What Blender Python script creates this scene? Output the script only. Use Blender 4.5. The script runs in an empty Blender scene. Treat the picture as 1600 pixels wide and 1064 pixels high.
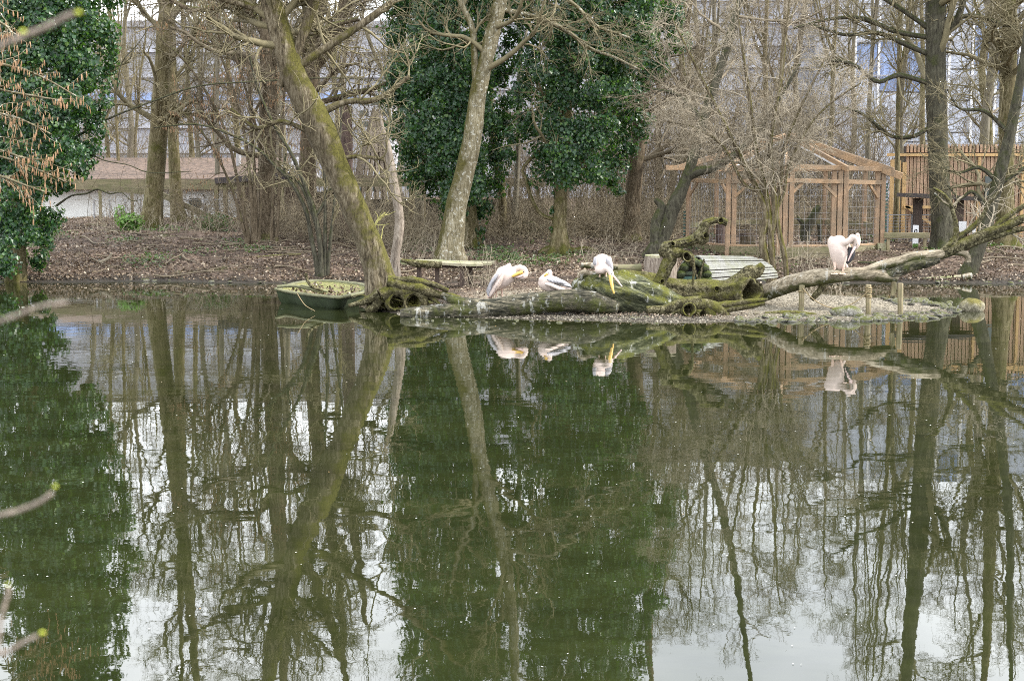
import bpy, bmesh, math, random
import numpy as np
from mathutils import Vector, Matrix

sc = bpy.context.scene
COL = sc.collection
R = np.random.RandomState(7)
random.seed(7)

# ------------------------------------------------------------------ camera, sky, sun, exposure
F = 2222.0
CAMH = 2.5
PITCH = math.atan((532 - 288) / F)
cam_d = bpy.data.cameras.new('camera')
cam = bpy.data.objects.new('camera', cam_d)
COL.objects.link(cam)
cam.location = (0, 0, CAMH)
cam.rotation_euler = (math.pi / 2 - PITCH, 0, 0)
cam_d.sensor_width = 36
cam_d.lens = 50
cam_d.clip_start = 0.1
cam_d.clip_end = 2000
cam_d.dof.use_dof = True
cam_d.dof.focus_distance = 30
cam_d.dof.aperture_fstop = 10
sc.camera = cam

SUN_EL, SUN_AZ = 40, 92          # degrees; azimuth clockwise from +Y
world = bpy.data.worlds.new('World')
sc.world = world
world.use_nodes = True
nt = world.node_tree
nt.nodes.clear()
sky = nt.nodes.new('ShaderNodeTexSky')
sky.sky_type = 'NISHITA'
sky.sun_disc = False
sky.sun_elevation = math.radians(SUN_EL)
sky.sun_rotation = math.radians(SUN_AZ)
sky.dust_density = 2.0
bg1 = nt.nodes.new('ShaderNodeBackground'); bg1.inputs[1].default_value = 0.11
bg2 = nt.nodes.new('ShaderNodeBackground'); bg2.inputs[0].default_value = (0.93, 0.96, 1.0, 1); bg2.inputs[1].default_value = 2.5
mix = nt.nodes.new('ShaderNodeMixShader')
tc = nt.nodes.new('ShaderNodeTexCoord')
mp = nt.nodes.new('ShaderNodeMapping'); mp.inputs['Scale'].default_value = (1, 1, 2.6)
nz = nt.nodes.new('ShaderNodeTexNoise'); nz.inputs['Scale'].default_value = 3.0; nz.inputs['Detail'].default_value = 5
rp = nt.nodes.new('ShaderNodeValToRGB')
rp.color_ramp.elements[0].position = 0.3; rp.color_ramp.elements[0].color = (0.55, 0.55, 0.55, 1)
rp.color_ramp.elements[1].position = 0.6; rp.color_ramp.elements[1].color = (1, 1, 1, 1)
wo = nt.nodes.new('ShaderNodeOutputWorld')
nt.links.new(sky.outputs[0], bg1.inputs[0])
nt.links.new(tc.outputs['Generated'], mp.inputs[0]); nt.links.new(mp.outputs[0], nz.inputs[0]); nt.links.new(nz.outputs[0], rp.inputs[0])
nt.links.new(rp.outputs[0], mix.inputs[0]); nt.links.new(bg1.outputs[0], mix.inputs[1]); nt.links.new(bg2.outputs[0], mix.inputs[2])
nt.links.new(mix.outputs[0], wo.inputs[0])

sun_d = bpy.data.lights.new('sun', 'SUN')
sun_d.energy = 4.2
sun_d.angle = math.radians(3)
sun_d.color = (1, 0.95, 0.87)
sun = bpy.data.objects.new('sun', sun_d)
COL.objects.link(sun)
sd = Vector((math.sin(math.radians(SUN_AZ)) * math.cos(math.radians(SUN_EL)), math.cos(math.radians(SUN_AZ)) * math.cos(math.radians(SUN_EL)), math.sin(math.radians(SUN_EL))))
sun.rotation_euler = sd.to_track_quat('Z', 'Y').to_euler()
sun.location = (20, 20, 40)

sc.view_settings.view_transform = 'Standard'
sc.view_settings.look = 'None'
sc.view_settings.exposure = 0.72
sc.view_settings.gamma = 1.0
sc.view_settings.use_curve_mapping = False
sc.render.engine = 'CYCLES'
sc.cycles.max_bounces = 6
sc.cycles.diffuse_bounces = 2
sc.cycles.glossy_bounces = 3
sc.cycles.transmission_bounces = 2
sc.cycles.transparent_max_bounces = 4
sc.cycles.use_denoising = False
sc.cycles.pixel_filter_type = 'BLACKMAN_HARRIS'
sc.cycles.filter_width = 1.0
sc.cycles.sample_clamp_indirect = 4.0
sc.cycles.caustics_reflective = False
sc.cycles.caustics_refractive = False

# ------------------------------------------------------------------ helpers
def P(px, py, Y):
    u = (px - 800) / F; v = (532 - py) / F
    cp, sp = math.cos(PITCH), math.sin(PITCH)
    dy = cp + v * sp; dz = v * cp - sp
    s = Y / dy
    return np.array([u * s, Y, CAMH + dz * s])

def G(px, py, z=0.0):                # the point of the level z seen at that pixel
    u = (px - 800) / F; v = (532 - py) / F
    cp, sp = math.cos(PITCH), math.sin(PITCH)
    dy = cp + v * sp; dz = v * cp - sp
    s = (z - CAMH) / dz
    return np.array([u * s, dy * s, z])

def S(Y):                            # metres per photograph pixel at that distance
    return Y / F

_sd = np.random.RandomState(3)
_SN = [(_sd.normal(size=(8, 3)), _sd.uniform(0, 6.28, 8)) for _ in range(6)]
def sn(p, f, k=0):
    d, ph = _SN[k % 6]
    a = p @ (d * f).T + ph
    return np.sin(a + 1.3 * np.sin(a[:, ::-1] * 0.7)).mean(1) * 1.8

def norm(v):
    return v / (np.linalg.norm(v, axis=-1, keepdims=True) + 1e-9)

def raw_mesh(name, V, F_, mat=None, smooth=True):
    """F_: one array (M,k) or a list of arrays / lists of faces."""
    me = bpy.data.meshes.new(name)
    if isinstance(F_, np.ndarray):
        F_ = [F_]
    arrs = []
    tot = []
    for f in F_:
        if isinstance(f, np.ndarray) and f.ndim == 2:
            arrs.append(f.astype(np.int32).ravel()); tot.append(np.full(len(f), f.shape[1], np.int32))
        else:
            for g in f:
                arrs.append(np.array(g, np.int32)); tot.append(np.array([len(g)], np.int32))
    loops = np.concatenate(arrs); tot = np.concatenate(tot)
    me.vertices.add(len(V)); me.vertices.foreach_set('co', np.asarray(V, np.float32).ravel())
    me.loops.add(len(loops)); me.loops.foreach_set('vertex_index', loops)
    me.polygons.add(len(tot))
    st = np.concatenate([[0], np.cumsum(tot)[:-1]]).astype(np.int32)
    me.polygons.foreach_set('loop_start', st)
    me.polygons.foreach_set('use_smooth', np.full(len(tot), smooth))
    me.update(calc_edges=True)
    if mat: me.materials.append(mat)
    return me

def tag(o, label=None, cat=None, group=None, kind=None):
    if label: o['label'] = label
    if cat: o['category'] = cat
    if group: o['group'] = group
    if kind: o['kind'] = kind
    return o

def empty(name, loc, label, cat, group=None):
    o = bpy.data.objects.new(name, None); COL.objects.link(o)
    o.location = loc; o.empty_display_size = 0.2
    return tag(o, label, cat, group)

def part(name, V, F_, mat, parent=None, smooth=True, kind=None, origin=None):
    """vertices in world coordinates; the object is local to its parent's chain"""
    if parent is not None:
        org = np.zeros(3); q = parent
        while q is not None:
            org = org + np.array(q.location); q = q.parent
    else:
        org = np.zeros(3) if origin is None else np.array(origin)
    me = raw_mesh(name, np.asarray(V) - org, F_, mat, smooth)
    o = bpy.data.objects.new(name, me); COL.objects.link(o)
    if parent is not None: o.parent = parent
    else: o.location = org
    if kind: o['kind'] = kind
    return o

class MB:
    """collects world-space geometry for one mesh"""
    def __init__(s): s.V = []; s.F = []; s.n = 0
    def add(s, V, F_):
        V = np.asarray(V, float)
        if isinstance(F_, np.ndarray): F_ = [F_]
        for f in F_:
            if isinstance(f, np.ndarray) and f.ndim == 2: s.F.append(f + s.n)
            else: s.F.append([[i + s.n for i in g] for g in f])
        s.V.append(V); s.n += len(V); return s
    def build(s, name, mat, parent=None, smooth=True, kind=None, origin=None):
        return part(name, np.concatenate(s.V), s.F, mat, parent, smooth, kind, origin)

BF = np.array([[0, 3, 2, 1], [4, 5, 6, 7], [0, 1, 5, 4], [1, 2, 6, 5], [2, 3, 7, 6], [3, 0, 4, 7]])
def box_geo(x0, x1, y0, y1, z0, z1):
    return np.array([[x0, y0, z0], [x1, y0, z0], [x1, y1, z0], [x0, y1, z0], [x0, y0, z1], [x1, y0, z1], [x1, y1, z1], [x0, y1, z1]], float), BF
def beam_geo(a, b, w, h, up=(0, 0, 1)):
    """a squared timber from a to b, w wide, h high"""
    a = np.array(a, float); b = np.array(b, float); t = norm(b - a); up = np.array(up, float)
    if abs(t @ up) > 0.95: up = np.array([0, 1.0, 0])
    s = norm(np.cross(t, up)); u = np.cross(s, t)
    c = []
    for q in (a, b):
        for i, j in ((-1, -1), (1, -1), (1, 1), (-1, 1)):
            c.append(q + s * w / 2 * i + u * h / 2 * j)
    return np.array(c), BF
def bevel(o, w):
    m = o.modifiers.new('b', 'BEVEL'); m.width = w; m.segments = 1; m.limit_method = 'ANGLE'
def box(name, x0, x1, y0, y1, z0, z1, mat, parent=None, b=0.0):
    V, f = box_geo(x0, x1, y0, y1, z0, z1)
    o = part(name, V, f, mat, parent, False)
    if b: bevel(o, b)
    return o
def beam(name, a, b_, w, h, mat, parent=None, b=0.0):
    V, f = beam_geo(a, b_, w, h)
    o = part(name, V, f, mat, parent, False)
    if b: bevel(o, b)
    return o

def tubes(pts, rad, sides):
    """batch of open tubes: pts (N,K,3), rad (N,K) -> V, quads"""
    N, K, _ = pts.shape
    T = np.empty_like(pts)
    T[:, 1:-1] = pts[:, 2:] - pts[:, :-2]; T[:, 0] = pts[:, 1] - pts[:, 0]; T[:, -1] = pts[:, -1] - pts[:, -2]
    T = norm(T)
    ov = np.abs(norm(pts[:, -1] - pts[:, 0]))
    ref = np.eye(3)[np.argmin(ov, 1)][:, None, :]
    A = norm(np.cross(T, np.broadcast_to(ref, T.shape))); B = np.cross(T, A)
    th = np.linspace(0, 2 * np.pi, sides, endpoint=False)
    V = pts[:, :, None, :] + rad[:, :, None, None] * (A[:, :, None, :] * np.cos(th)[:, None] + B[:, :, None, :] * np.sin(th)[:, None])
    base = (np.arange(N) * K * sides)[:, None, None] + (np.arange(K - 1) * sides)[None, :, None]
    i = np.arange(sides); j = (i + 1) % sides
    q = np.stack([base + i, base + j, base + j + sides, base + i + sides], -1)
    return V.reshape(-1, 3), q.reshape(-1, 4)

def crom(P_, n):
    """Catmull-Rom resampling of rows (any width)"""
    P_ = np.asarray(P_, float)
    E = np.vstack([2 * P_[0] - P_[1], P_, 2 * P_[-1] - P_[-2]])
    m = len(P_) - 1
    t = np.linspace(0, m - 1e-6, n); k = t.astype(int); f = (t - k)[:, None]
    a, b, c, d = E[k], E[k + 1], E[k + 2], E[k + 3]
    return 0.5 * (2 * b + (c - a) * f + (2 * a - 5 * b + 4 * c - d) * f ** 2 + (3 * b - a - 3 * c + d) * f ** 3)

def path(ctrl, Y, n):
    """ctrl (px,py,rpx[,dY]) -> points (n,3), radii (n)"""
    rows = []
    for c in ctrl:
        y = Y + (c[3] if len(c) > 3 else 0)
        rows.append(list(P(c[0], c[1], y)) + [c[2] * S(y)])
    q = crom(rows, n)
    return q[:, :3], np.maximum(q[:, 3], 0.002)

def limb_geo(pts, rad, sides, rough=0.1, freq=3.0, flute=0.0, flutes=5, cap0=True, cap1=True, hollow0=0, hollow1=0, ridges=0.0):
    """a gnarled solid tube; hollow ends get a rim and an inner wall"""
    K = len(pts)
    V, q = tubes(pts[None], np.ones((1, K)), sides)
    V = V.reshape(K, sides, 3)
    D = V - pts[:, None]
    th = np.linspace(0, 2 * np.pi, sides, endpoint=False)[None]
    t = np.linspace(0, 1, K)[:, None]
    base = pts[:, None] + D * rad[:, None, None]
    m = 1 + rough * sn(base.reshape(-1, 3), freq, 1).reshape(K, sides) + rough * 0.5 * sn(base.reshape(-1, 3), freq * 3.1, 2).reshape(K, sides)
    if ridges:
        m = m + ridges * np.sin(th * 9 + 2 * sn(pts, 1.0, 3)[:, None]) * (0.6 + 0.4 * np.sin(th * 4 + 6 * t))
    if flute:
        m = m * (1 + flute * np.exp(-t * 9) * (0.6 + np.cos(th * flutes + 1.0 + 0.6 * np.sin(2 * th))))
    Vo = pts[:, None] + D * (rad[:, None] * m)[:, :, None]
    mb = MB(); mb.add(Vo.reshape(-1, 3), q)
    for end, do, hol in ((0, cap0, hollow0), (K - 1, cap1, hollow1)):
        ring = Vo[end]; c = pts[end]
        inn = (pts[1] - pts[0]) if end == 0 else (pts[-2] - pts[-1]); inn = norm(inn)
        if hol:
            r1 = c + (ring - c) * 0.82 + inn * 0.01; r2 = c + (ring - c) * 0.72 + inn * hol; r3 = c[None] + inn * hol * 1.1
            VV = np.concatenate([ring, r1, r2, r3]); n = sides; i = np.arange(n); j = (i + 1) % n
            f = np.concatenate([np.stack([i, j, j + n, i + n], 1), np.stack([i + n, j + n, j + 2 * n, i + 2 * n], 1)])
            tri = np.stack([i + 2 * n, j + 2 * n, np.full(n, 3 * n)], 1)
            mb.add(VV, [f, tri])
        elif do:
            n = sides; i = np.arange(n); j = (i + 1) % n
            r1 = c + (ring - c) * 0.6 - inn * rad[end] * 0.12
            VV = np.concatenate([ring, r1, (c - inn * rad[end] * 0.1)[None]])
            mb.add(VV, [np.stack([i, j, j + n, i + n], 1), np.stack([i + n, j + n, np.full(n, 2 * n)], 1)])
    return np.concatenate(mb.V), mb.F

def addlimb(mb, ctrl, Y, n=24, sides=12, **k):
    p, r = path(ctrl, Y, n)
    V, f = limb_geo(p, r, sides, **k)
    mb.add(V, f)
    return p, r

def spawn(pts, rad, n_per, t0, t1, L, ang, K, curl=0.25, up=0.0, rmul=0.55, rmin=0.004, flat=0.0):
    """children of a batch of paths; L is (min,max) metres"""
    N, KP, _ = pts.shape
    idx = np.repeat(np.arange(N), n_per); M = len(idx)
    t = R.uniform(t0, t1, M) * (KP - 1); k = np.minimum(t.astype(int), KP - 2); f = (t - k)[:, None]
    pos = pts[idx, k] * (1 - f) + pts[idx, k + 1] * f
    T = norm(pts[idx, k + 1] - pts[idx, k])
    r0 = (rad[idx, k] * (1 - f[:, 0]) + rad[idx, k + 1] * f[:, 0]) * rmul
    X = R.normal(size=(M, 3)); X[:, 1] *= (1 - flat); X -= (X * T).sum(1, keepdims=True) * T; X = norm(X)
    a = np.radians(R.uniform(ang[0], ang[1], M))[:, None]
    d = norm(T * np.cos(a) + X * np.sin(a))
    ln = R.uniform(L[0], L[1], M) * (1.15 - 0.6 * (t / (KP - 1)))
    step = (ln / (K - 1))[:, None]
    out = np.empty((M, K, 3)); out[:, 0] = pos; drift = R.normal(size=(M, 3)) * curl * 0.5
    for s in range(1, K):
        d = norm(d + R.normal(size=(M, 3)) * curl + drift * 0.4 + np.array([0, 0, up]))
        out[:, s] = out[:, s - 1] + d * step
    r0 = np.maximum(r0, rmin)
    rr = r0[:, None] * np.linspace(1, 0.35, K)[None]
    return out, np.maximum(rr, rmin * 0.6)

def blob(c, rx, ry, rz, seed, k=0.14, sub=3):
    bm = bmesh.new(); bmesh.ops.create_icosphere(bm, subdivisions=sub, radius=1)
    V = np.array([v.co[:] for v in bm.verts]); f = np.array([[v.index for v in q.verts] for q in bm.faces]); bm.free()
    m = 1 + k * sn(V + seed, 1.6, 1) + k * .5 * sn(V + seed, 3.7, 2)
    return V * m[:, None] * np.array([rx, ry, rz]) + c, f

def punch(objs, c, d, R0, depth):
    """opens the surfaces of objs in front of a hollow so that its cavity is really empty"""
    c = np.array(c); d = norm(np.array(d))
    for o in objs:
        off = np.zeros(3); q = o
        while q is not None: off = off + np.array(q.location); q = q.parent
        bm = bmesh.new(); bm.from_mesh(o.data); kill = []
        for f in bm.faces:
            v = np.array(f.calc_center_median()) + off - c; a = v @ d
            if -depth < a < 0.25 and np.linalg.norm(v - a * d) < R0: kill.append(f)
        if kill: bmesh.ops.delete(bm, geom=kill, context='FACES'); bm.to_mesh(o.data)
        bm.free()

# ------------------------------------------------------------------ materials
def mat_new(name):
    m = bpy.data.materials.new(name); m.use_nodes = True
    t = m.node_tree; b = t.nodes['Principled BSDF']
    return m, t, b
def L_(t, a, b): t.links.new(a, b)
def noise(t, co, scale, detail=5, rough=0.6, dist=0.0):
    n = t.nodes.new('ShaderNodeTexNoise'); n.inputs['Scale'].default_value = scale; n.inputs['Detail'].default_value = detail
    n.inputs['Roughness'].default_value = rough; n.inputs['Distortion'].default_value = dist
    L_(t, co, n.inputs['Vector']); return n.outputs['Fac']
def ramp(t, fac, stops):
    r = t.nodes.new('ShaderNodeValToRGB'); e = r.color_ramp.elements
    while len(e) > 1: e.remove(e[-1])
    for i, (p, c) in enumerate(stops):
        if i == 0: e[0].position = p; q = e[0]
        else: q = e.new(p)
        q.color = (*c, 1) if len(c) == 3 else c
    L_(t, fac, r.inputs[0]); return r.outputs[0]
def mixc(t, fac, a, b, mode='MIX'):
    m = t.nodes.new('ShaderNodeMix'); m.data_type = 'RGBA'; m.blend_type = mode
    for s, v in ((0, fac), (6, a), (7, b)):
        if hasattr(v, 'is_output') or hasattr(v, 'links'): L_(t, v, m.inputs[s])
        elif s == 0: m.inputs[s].default_value = v
        else: m.inputs[s].default_value = (*v, 1)
    return m.outputs[2]
def math_(t, op, a, b=0.0, clamp=False):
    m = t.nodes.new('ShaderNodeMath'); m.operation = op; m.use_clamp = clamp
    for s, v in ((0, a), (1, b)):
        if hasattr(v, 'links'): L_(t, v, m.inputs[s])
        else: m.inputs[s].default_value = v
    return m.outputs[0]
def coords(t, scale=(1, 1, 1), kind='Object'):
    c = t.nodes.new('ShaderNodeTexCoord'); m = t.nodes.new('ShaderNodeMapping'); m.inputs['Scale'].default_value = scale
    L_(t, c.outputs[kind], m.inputs[0]); return m.outputs[0]
def bump(t, b, h, strength=0.5, dist=0.02):
    n = t.nodes.new('ShaderNodeBump'); n.inputs['Strength'].default_value = strength; n.inputs['Distance'].default_value = dist
    L_(t, h, n.inputs['Height']); L_(t, n.outputs[0], b.inputs['Normal']); return n

def bark(name, dark, mid, light, moss=None, moss_amt=0.5, axis='z', mossdir=(0, 0, 1), mossdirw=0.35, scale=1.0, spots=None, bstr=0.8, rot=0.0, drop=None, contrast=1.0):
    m, t, b = mat_new(name)
    st = {'z': (1, 1, 0.22), 'x': (0.22, 1, 1), 'n': (1, 1, 1)}[axis]
    iso = coords(t)
    if rot:
        vr = t.nodes.new('ShaderNodeVectorRotate'); vr.rotation_type = 'Y_AXIS'; vr.inputs['Angle'].default_value = math.radians(rot); L_(t, iso, vr.inputs[0])
        mm = t.nodes.new('ShaderNodeMapping'); mm.inputs['Scale'].default_value = tuple(s * scale for s in st); L_(t, vr.outputs[0], mm.inputs[0]); co = mm.outputs[0]
    else:
        co = coords(t, tuple(s * scale for s in st))
    n1 = noise(t, co, 16, 8, 0.7, 0.6); n2 = noise(t, co, 50, 4, 0.6)
    f = math_(t, 'ADD', math_(t, 'MULTIPLY', n1, 0.7), math_(t, 'MULTIPLY', n2, 0.3))
    c = ramp(t, f, [(0.5 - 0.12 / contrast, dark), (0.5, mid), (0.5 + 0.12 / contrast, light)])
    big = noise(t, iso, 1.1, 4, 0.6)
    c = mixc(t, ramp(t, big, [(0.4, (0, 0, 0)), (0.62, (0.55,) * 3)]), c, tuple(0.55 * x for x in mid))
    if spots:
        s = noise(t, iso, 11, 4, 0.75)
        c = mixc(t, ramp(t, s, [(0.56, (0, 0, 0)), (0.64, (0.8,) * 3)]), c, spots)
    if moss:
        g = t.nodes.new('ShaderNodeNewGeometry'); vm = t.nodes.new('ShaderNodeVectorMath'); vm.operation = 'DOT_PRODUCT'
        L_(t, g.outputs['Normal'], vm.inputs[0]); vm.inputs[1].default_value = mossdir
        mn = noise(t, iso, 2.2, 7, 0.72)
        mf = math_(t, 'ADD', mn, math_(t, 'MULTIPLY', vm.outputs['Value'], mossdirw))
        lo = 0.75 - 0.45 * moss_amt
        mcol = ramp(t, noise(t, iso, 30, 3, 0.7), [(0.35, tuple(x * 0.45 for x in moss)), (0.62, moss)])
        c = mixc(t, ramp(t, mf, [(lo - 0.06, (0, 0, 0)), (lo + 0.1, (0.95,) * 3)]), c, mcol)
    crack = noise(t, co, 9, 6, 0.75, 1.5)
    c = mixc(t, ramp(t, crack, [(0.33, (0.85,) * 3), (0.42, (0, 0, 0))]), c, tuple(0.4 * x for x in dark))
    if drop:
        dn = noise(t, coords(t, (1, 1, 0.35)), 6, 5, 0.7)
        c = mixc(t, ramp(t, dn, [(0.58, (0, 0, 0)), (0.63, (drop,) * 3)]), c, (0.5, 0.5, 0.47))
    L_(t, c, b.inputs['Base Color']); b.inputs['Roughness'].default_value = 0.9; b.inputs['Specular IOR Level'].default_value = 0.2
    bump(t, b, math_(t, 'ADD', f, math_(t, 'MULTIPLY', crack, 0.5)), bstr, 0.035)
    return m

def wood(name, a, b_, axis='z', scale=1.0, rough=0.75, dirt=None):
    m, t, b = mat_new(name)
    st = {'z': (1, 1, 0.06), 'x': (0.06, 1, 1), 'y': (1, 0.06, 1)}[axis]
    co = coords(t, tuple(s * scale for s in st)); iso = coords(t)
    n = noise(t, co, 30, 5, 0.6, 0.5)
    c = ramp(t, n, [(0.35, a), (0.65, b_)])
    oi = t.nodes.new('ShaderNodeObjectInfo')
    c = mixc(t, 0.9, c, ramp(t, oi.outputs['Random'], [(0, (0.75,) * 3), (1, (1.1,) * 3)]), 'MULTIPLY')
    if dirt:
        c = mixc(t, ramp(t, noise(t, iso, 2.5, 6, 0.7), [(0.42, (0, 0, 0)), (0.62, (0.8,) * 3)]), c, dirt)
    L_(t, c, b.inputs['Base Color']); b.inputs['Roughness'].default_value = rough; bump(t, b, n, 0.3, 0.01)
    return m

def flat(name, col, var=0.25, scale=4, rough=0.7, bs=0.2):
    m, t, b = mat_new(name); iso = coords(t)
    n = noise(t, iso, scale, 6, 0.65)
    c = ramp(t, n, [(0.3, tuple(x * (1 - var) for x in col)), (0.7, tuple(min(1, x * (1 + var)) for x in col))])
    L_(t, c, b.inputs['Base Color']); b.inputs['Roughness'].default_value = rough; bump(t, b, n, bs, 0.02)
    return m

def leafmat(name, stops, rough=0.4, trans=0.25, tcol=(0.12, 0.28, 0.03), spec=0.5):
    m, t, b = mat_new(name)
    g = t.nodes.new('ShaderNodeNewGeometry')
    c = ramp(t, g.outputs['Random Per Island'], stops)
    L_(t, c, b.inputs['Base Color']); b.inputs['Roughness'].default_value = rough; b.inputs['Specular IOR Level'].default_value = spec
    tr = t.nodes.new('ShaderNodeBsdfTranslucent'); tr.inputs[0].default_value = (*tcol, 1)
    mx = t.nodes.new('ShaderNodeMixShader'); mx.inputs[0].default_value = trans
    out = t.nodes['Material Output']
    L_(t, b.outputs[0], mx.inputs[1]); L_(t, tr.outputs[0], mx.inputs[2]); L_(t, mx.outputs[0], out.inputs[0])
    return m

MOSS = (0.085, 0.085, 0.018)
M = {}
M['bark_olive'] = bark('bark_olive', (0.045, 0.036, 0.018), (0.145, 0.12, 0.062), (0.25, 0.22, 0.135), MOSS, 0.4)
M['bark_brown'] = bark('bark_brown', (0.04, 0.03, 0.018), (0.13, 0.10, 0.065), (0.23, 0.185, 0.13), (0.13, 0.13, 0.04), 0.25)
M['bark_dark'] = bark('bark_dark', (0.02, 0.018, 0.013), (0.065, 0.06, 0.042), (0.12, 0.115, 0.08), (0.055, 0.062, 0.02), 0.36)
M['bark_mossy'] = bark('bark_mossy', (0.035, 0.027, 0.016), (0.125, 0.10, 0.062), (0.25, 0.215, 0.15), (0.10, 0.092, 0.02), 0.40, mossdir=(0.75, -0.1, 0.6), mossdirw=0.22, contrast=1.3)
M['bark_lichen'] = bark('bark_lichen', (0.06, 0.05, 0.03), (0.19, 0.165, 0.10), (0.34, 0.31, 0.23), (0.09, 0.08, 0.02), 0.35, mossdir=(-0.8, 0, 0), mossdirw=0.3, spots=(0.5, 0.5, 0.44))
M['bark_snag'] = bark('bark_snag', (0.08, 0.06, 0.05), (0.24, 0.2, 0.16), (0.38, 0.33, 0.28), MOSS, 0.1)
M['bark_post'] = bark('bark_post', (0.05, 0.035, 0.03), (0.14, 0.10, 0.085), (0.22, 0.165, 0.14), None)
M['bark_far'] = bark('bark_far', (0.10, 0.09, 0.065), (0.17, 0.15, 0.11), (0.24, 0.22, 0.17), None, bstr=0.2)
M['log_green'] = bark('log_green', (0.012, 0.014, 0.008), (0.058, 0.064, 0.034), (0.18, 0.18, 0.11), (0.11, 0.115, 0.016), 0.36, axis='x', mossdirw=0.12, rot=-22, scale=0.8, contrast=1.5, drop=0.55, bstr=1.0)
M['log_pale'] = bark('log_pale', (0.07, 0.06, 0.04), (0.24, 0.2, 0.14), (0.42, 0.37, 0.28), (0.06, 0.065, 0.02), 0.34, axis='x', mossdir=(0, -0.2, -0.7), mossdirw=0.4, contrast=1.2, drop=0.4, rot=14)
M['log_grey'] = bark('log_grey', (0.012, 0.013, 0.009), (0.062, 0.058, 0.04), (0.21, 0.185, 0.13), (0.07, 0.08, 0.018), 0.34, axis='x', mossdir=(0, -0.6, -0.2), mossdirw=0.1, contrast=1.4, drop=0.45, bstr=1.0)
M['root_soil'] = bark('root_soil', (0.012, 0.01, 0.007), (0.05, 0.04, 0.025), (0.12, 0.10, 0.06), (0.08, 0.085, 0.02), 0.4, axis='n', contrast=1.3)
M['moss_wood'] = bark('moss_wood', (0.01, 0.009, 0.005), (0.072, 0.062, 0.03), (0.22, 0.2, 0.12), (0.11, 0.108, 0.02), 0.36, axis='n', mossdirw=0.16, contrast=1.5, bstr=1.0)
M['twig_pale'] = flat('twig_pale', (0.28, 0.24, 0.175), 0.3, 3, 0.8, 0)
M['twig_near'] = flat('twig_near', (0.19, 0.155, 0.125), 0.45, 60, 0.8, 0.3)
M['twig_olive'] = flat('twig_olive', (0.155, 0.132, 0.072), 0.35, 2, 0.85, 0)
M['twig_brown'] = flat('twig_brown', (0.155, 0.125, 0.082), 0.35, 2, 0.85, 0)
M['twig_dark'] = flat('twig_dark', (0.075, 0.068, 0.045), 0.35, 2, 0.85, 0)
M['reed'] = flat('reed', (0.25, 0.208, 0.135), 0.35, 2, 0.85, 0)
M['ivy'] = leafmat('ivy', [(0, (0.006, 0.023, 0.010)), (0.5, (0.016, 0.052, 0.020)), (0.8, (0.034, 0.09, 0.03)), (1, (0.10, 0.165, 0.035))], 0.38, 0.28)
M['laurel'] = leafmat('laurel', [(0, (0.06, 0.14, 0.02)), (1, (0.15, 0.28, 0.04))], 0.5, 0.3)
M['litter'] = leafmat('litter', [(0, (0.03, 0.021, 0.014)), (0.45, (0.09, 0.063, 0.04)), (0.78, (0.18, 0.13, 0.085)), (0.94, (0.30, 0.24, 0.17)), (1, (0.46, 0.40, 0.31))], 0.6, 0.05, (0.2, 0.12, 0.06), 0.4)
M['groundleaf'] = leafmat('groundleaf', [(0, (0.02, 0.045, 0.012)), (1, (0.09, 0.125, 0.03))], 0.45, 0.2)
M['catkin'] = leafmat('catkin', [(0, (0.26, 0.15, 0.08)), (1, (0.42, 0.27, 0.16))], 0.8, 0.1, (0.5, 0.3, 0.1), 0.2)
M['bud'] = flat('bud', (0.45, 0.5, 0.05), 0.2)
M['larch'] = wood('larch', (0.26, 0.165, 0.095), (0.44, 0.295, 0.185), dirt=(0.2, 0.15, 0.1))
M['larch_x'] = wood('larch_x', (0.30, 0.19, 0.10), (0.48, 0.32, 0.19), 'x', dirt=(0.22, 0.17, 0.12))
M['ply'] = wood('ply', (0.46, 0.29, 0.12), (0.62, 0.42, 0.2))
M['slat'] = wood('slat', (0.28, 0.18, 0.115), (0.48, 0.33, 0.22))
M['oldwood'] = wood('oldwood', (0.10, 0.085, 0.05), (0.26, 0.215, 0.13), 'x', dirt=(0.12, 0.12, 0.05))
M['oldpost'] = wood('oldpost', (0.14, 0.11, 0.06), (0.34, 0.28, 0.17), 'z', dirt=(0.13, 0.13, 0.05))
M['darkwood'] = wood('darkwood', (0.04, 0.028, 0.02), (0.10, 0.065, 0.05))
M['slab'] = wood('slab', (0.22, 0.2, 0.13), (0.42, 0.38, 0.27), 'x', dirt=(0.16, 0.19, 0.06))
M['whitewash'] = wood('whitewash', (0.13, 0.13, 0.115), (0.29, 0.295, 0.28), 'x', dirt=(0.15, 0.155, 0.105))
M['white_paint'] = flat('white_paint', (0.72, 0.73, 0.75), 0.06, 2, 0.6)
M['white_frame'] = flat('white_frame', (0.8, 0.8, 0.8), 0.05)
M['plaster'] = flat('plaster', (0.72, 0.72, 0.69), 0.1, 1.5, 0.85)
M['mossroof'] = flat('mossroof', (0.10, 0.068, 0.05), 0.8, 6, 0.95, 0.8)
M['darkroof'] = flat('darkroof', (0.06, 0.05, 0.05), 0.3, 6, 0.8)
M['concrete'] = flat('concrete', (0.13, 0.12, 0.10), 0.25, 3, 0.9)
M['steel'] = flat('steel', (0.3, 0.3, 0.31), 0.1, 6, 0.5)
M['greenmesh'] = flat('greenmesh', (0.03, 0.08, 0.065), 0.3, 6, 0.6)
M['black'] = flat('black', (0.012, 0.012, 0.014), 0.2)
M['facade'] = flat('facade', (0.33, 0.335, 0.37), 0.08, 0.3, 0.8, 0)
M['facade2'] = flat('facade2', (0.38, 0.385, 0.42), 0.10, 0.25, 0.8, 0)
M['facade_band'] = flat('facade_band', (0.31, 0.315, 0.345), 0.15, 0.4, 0.8, 0)
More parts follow.
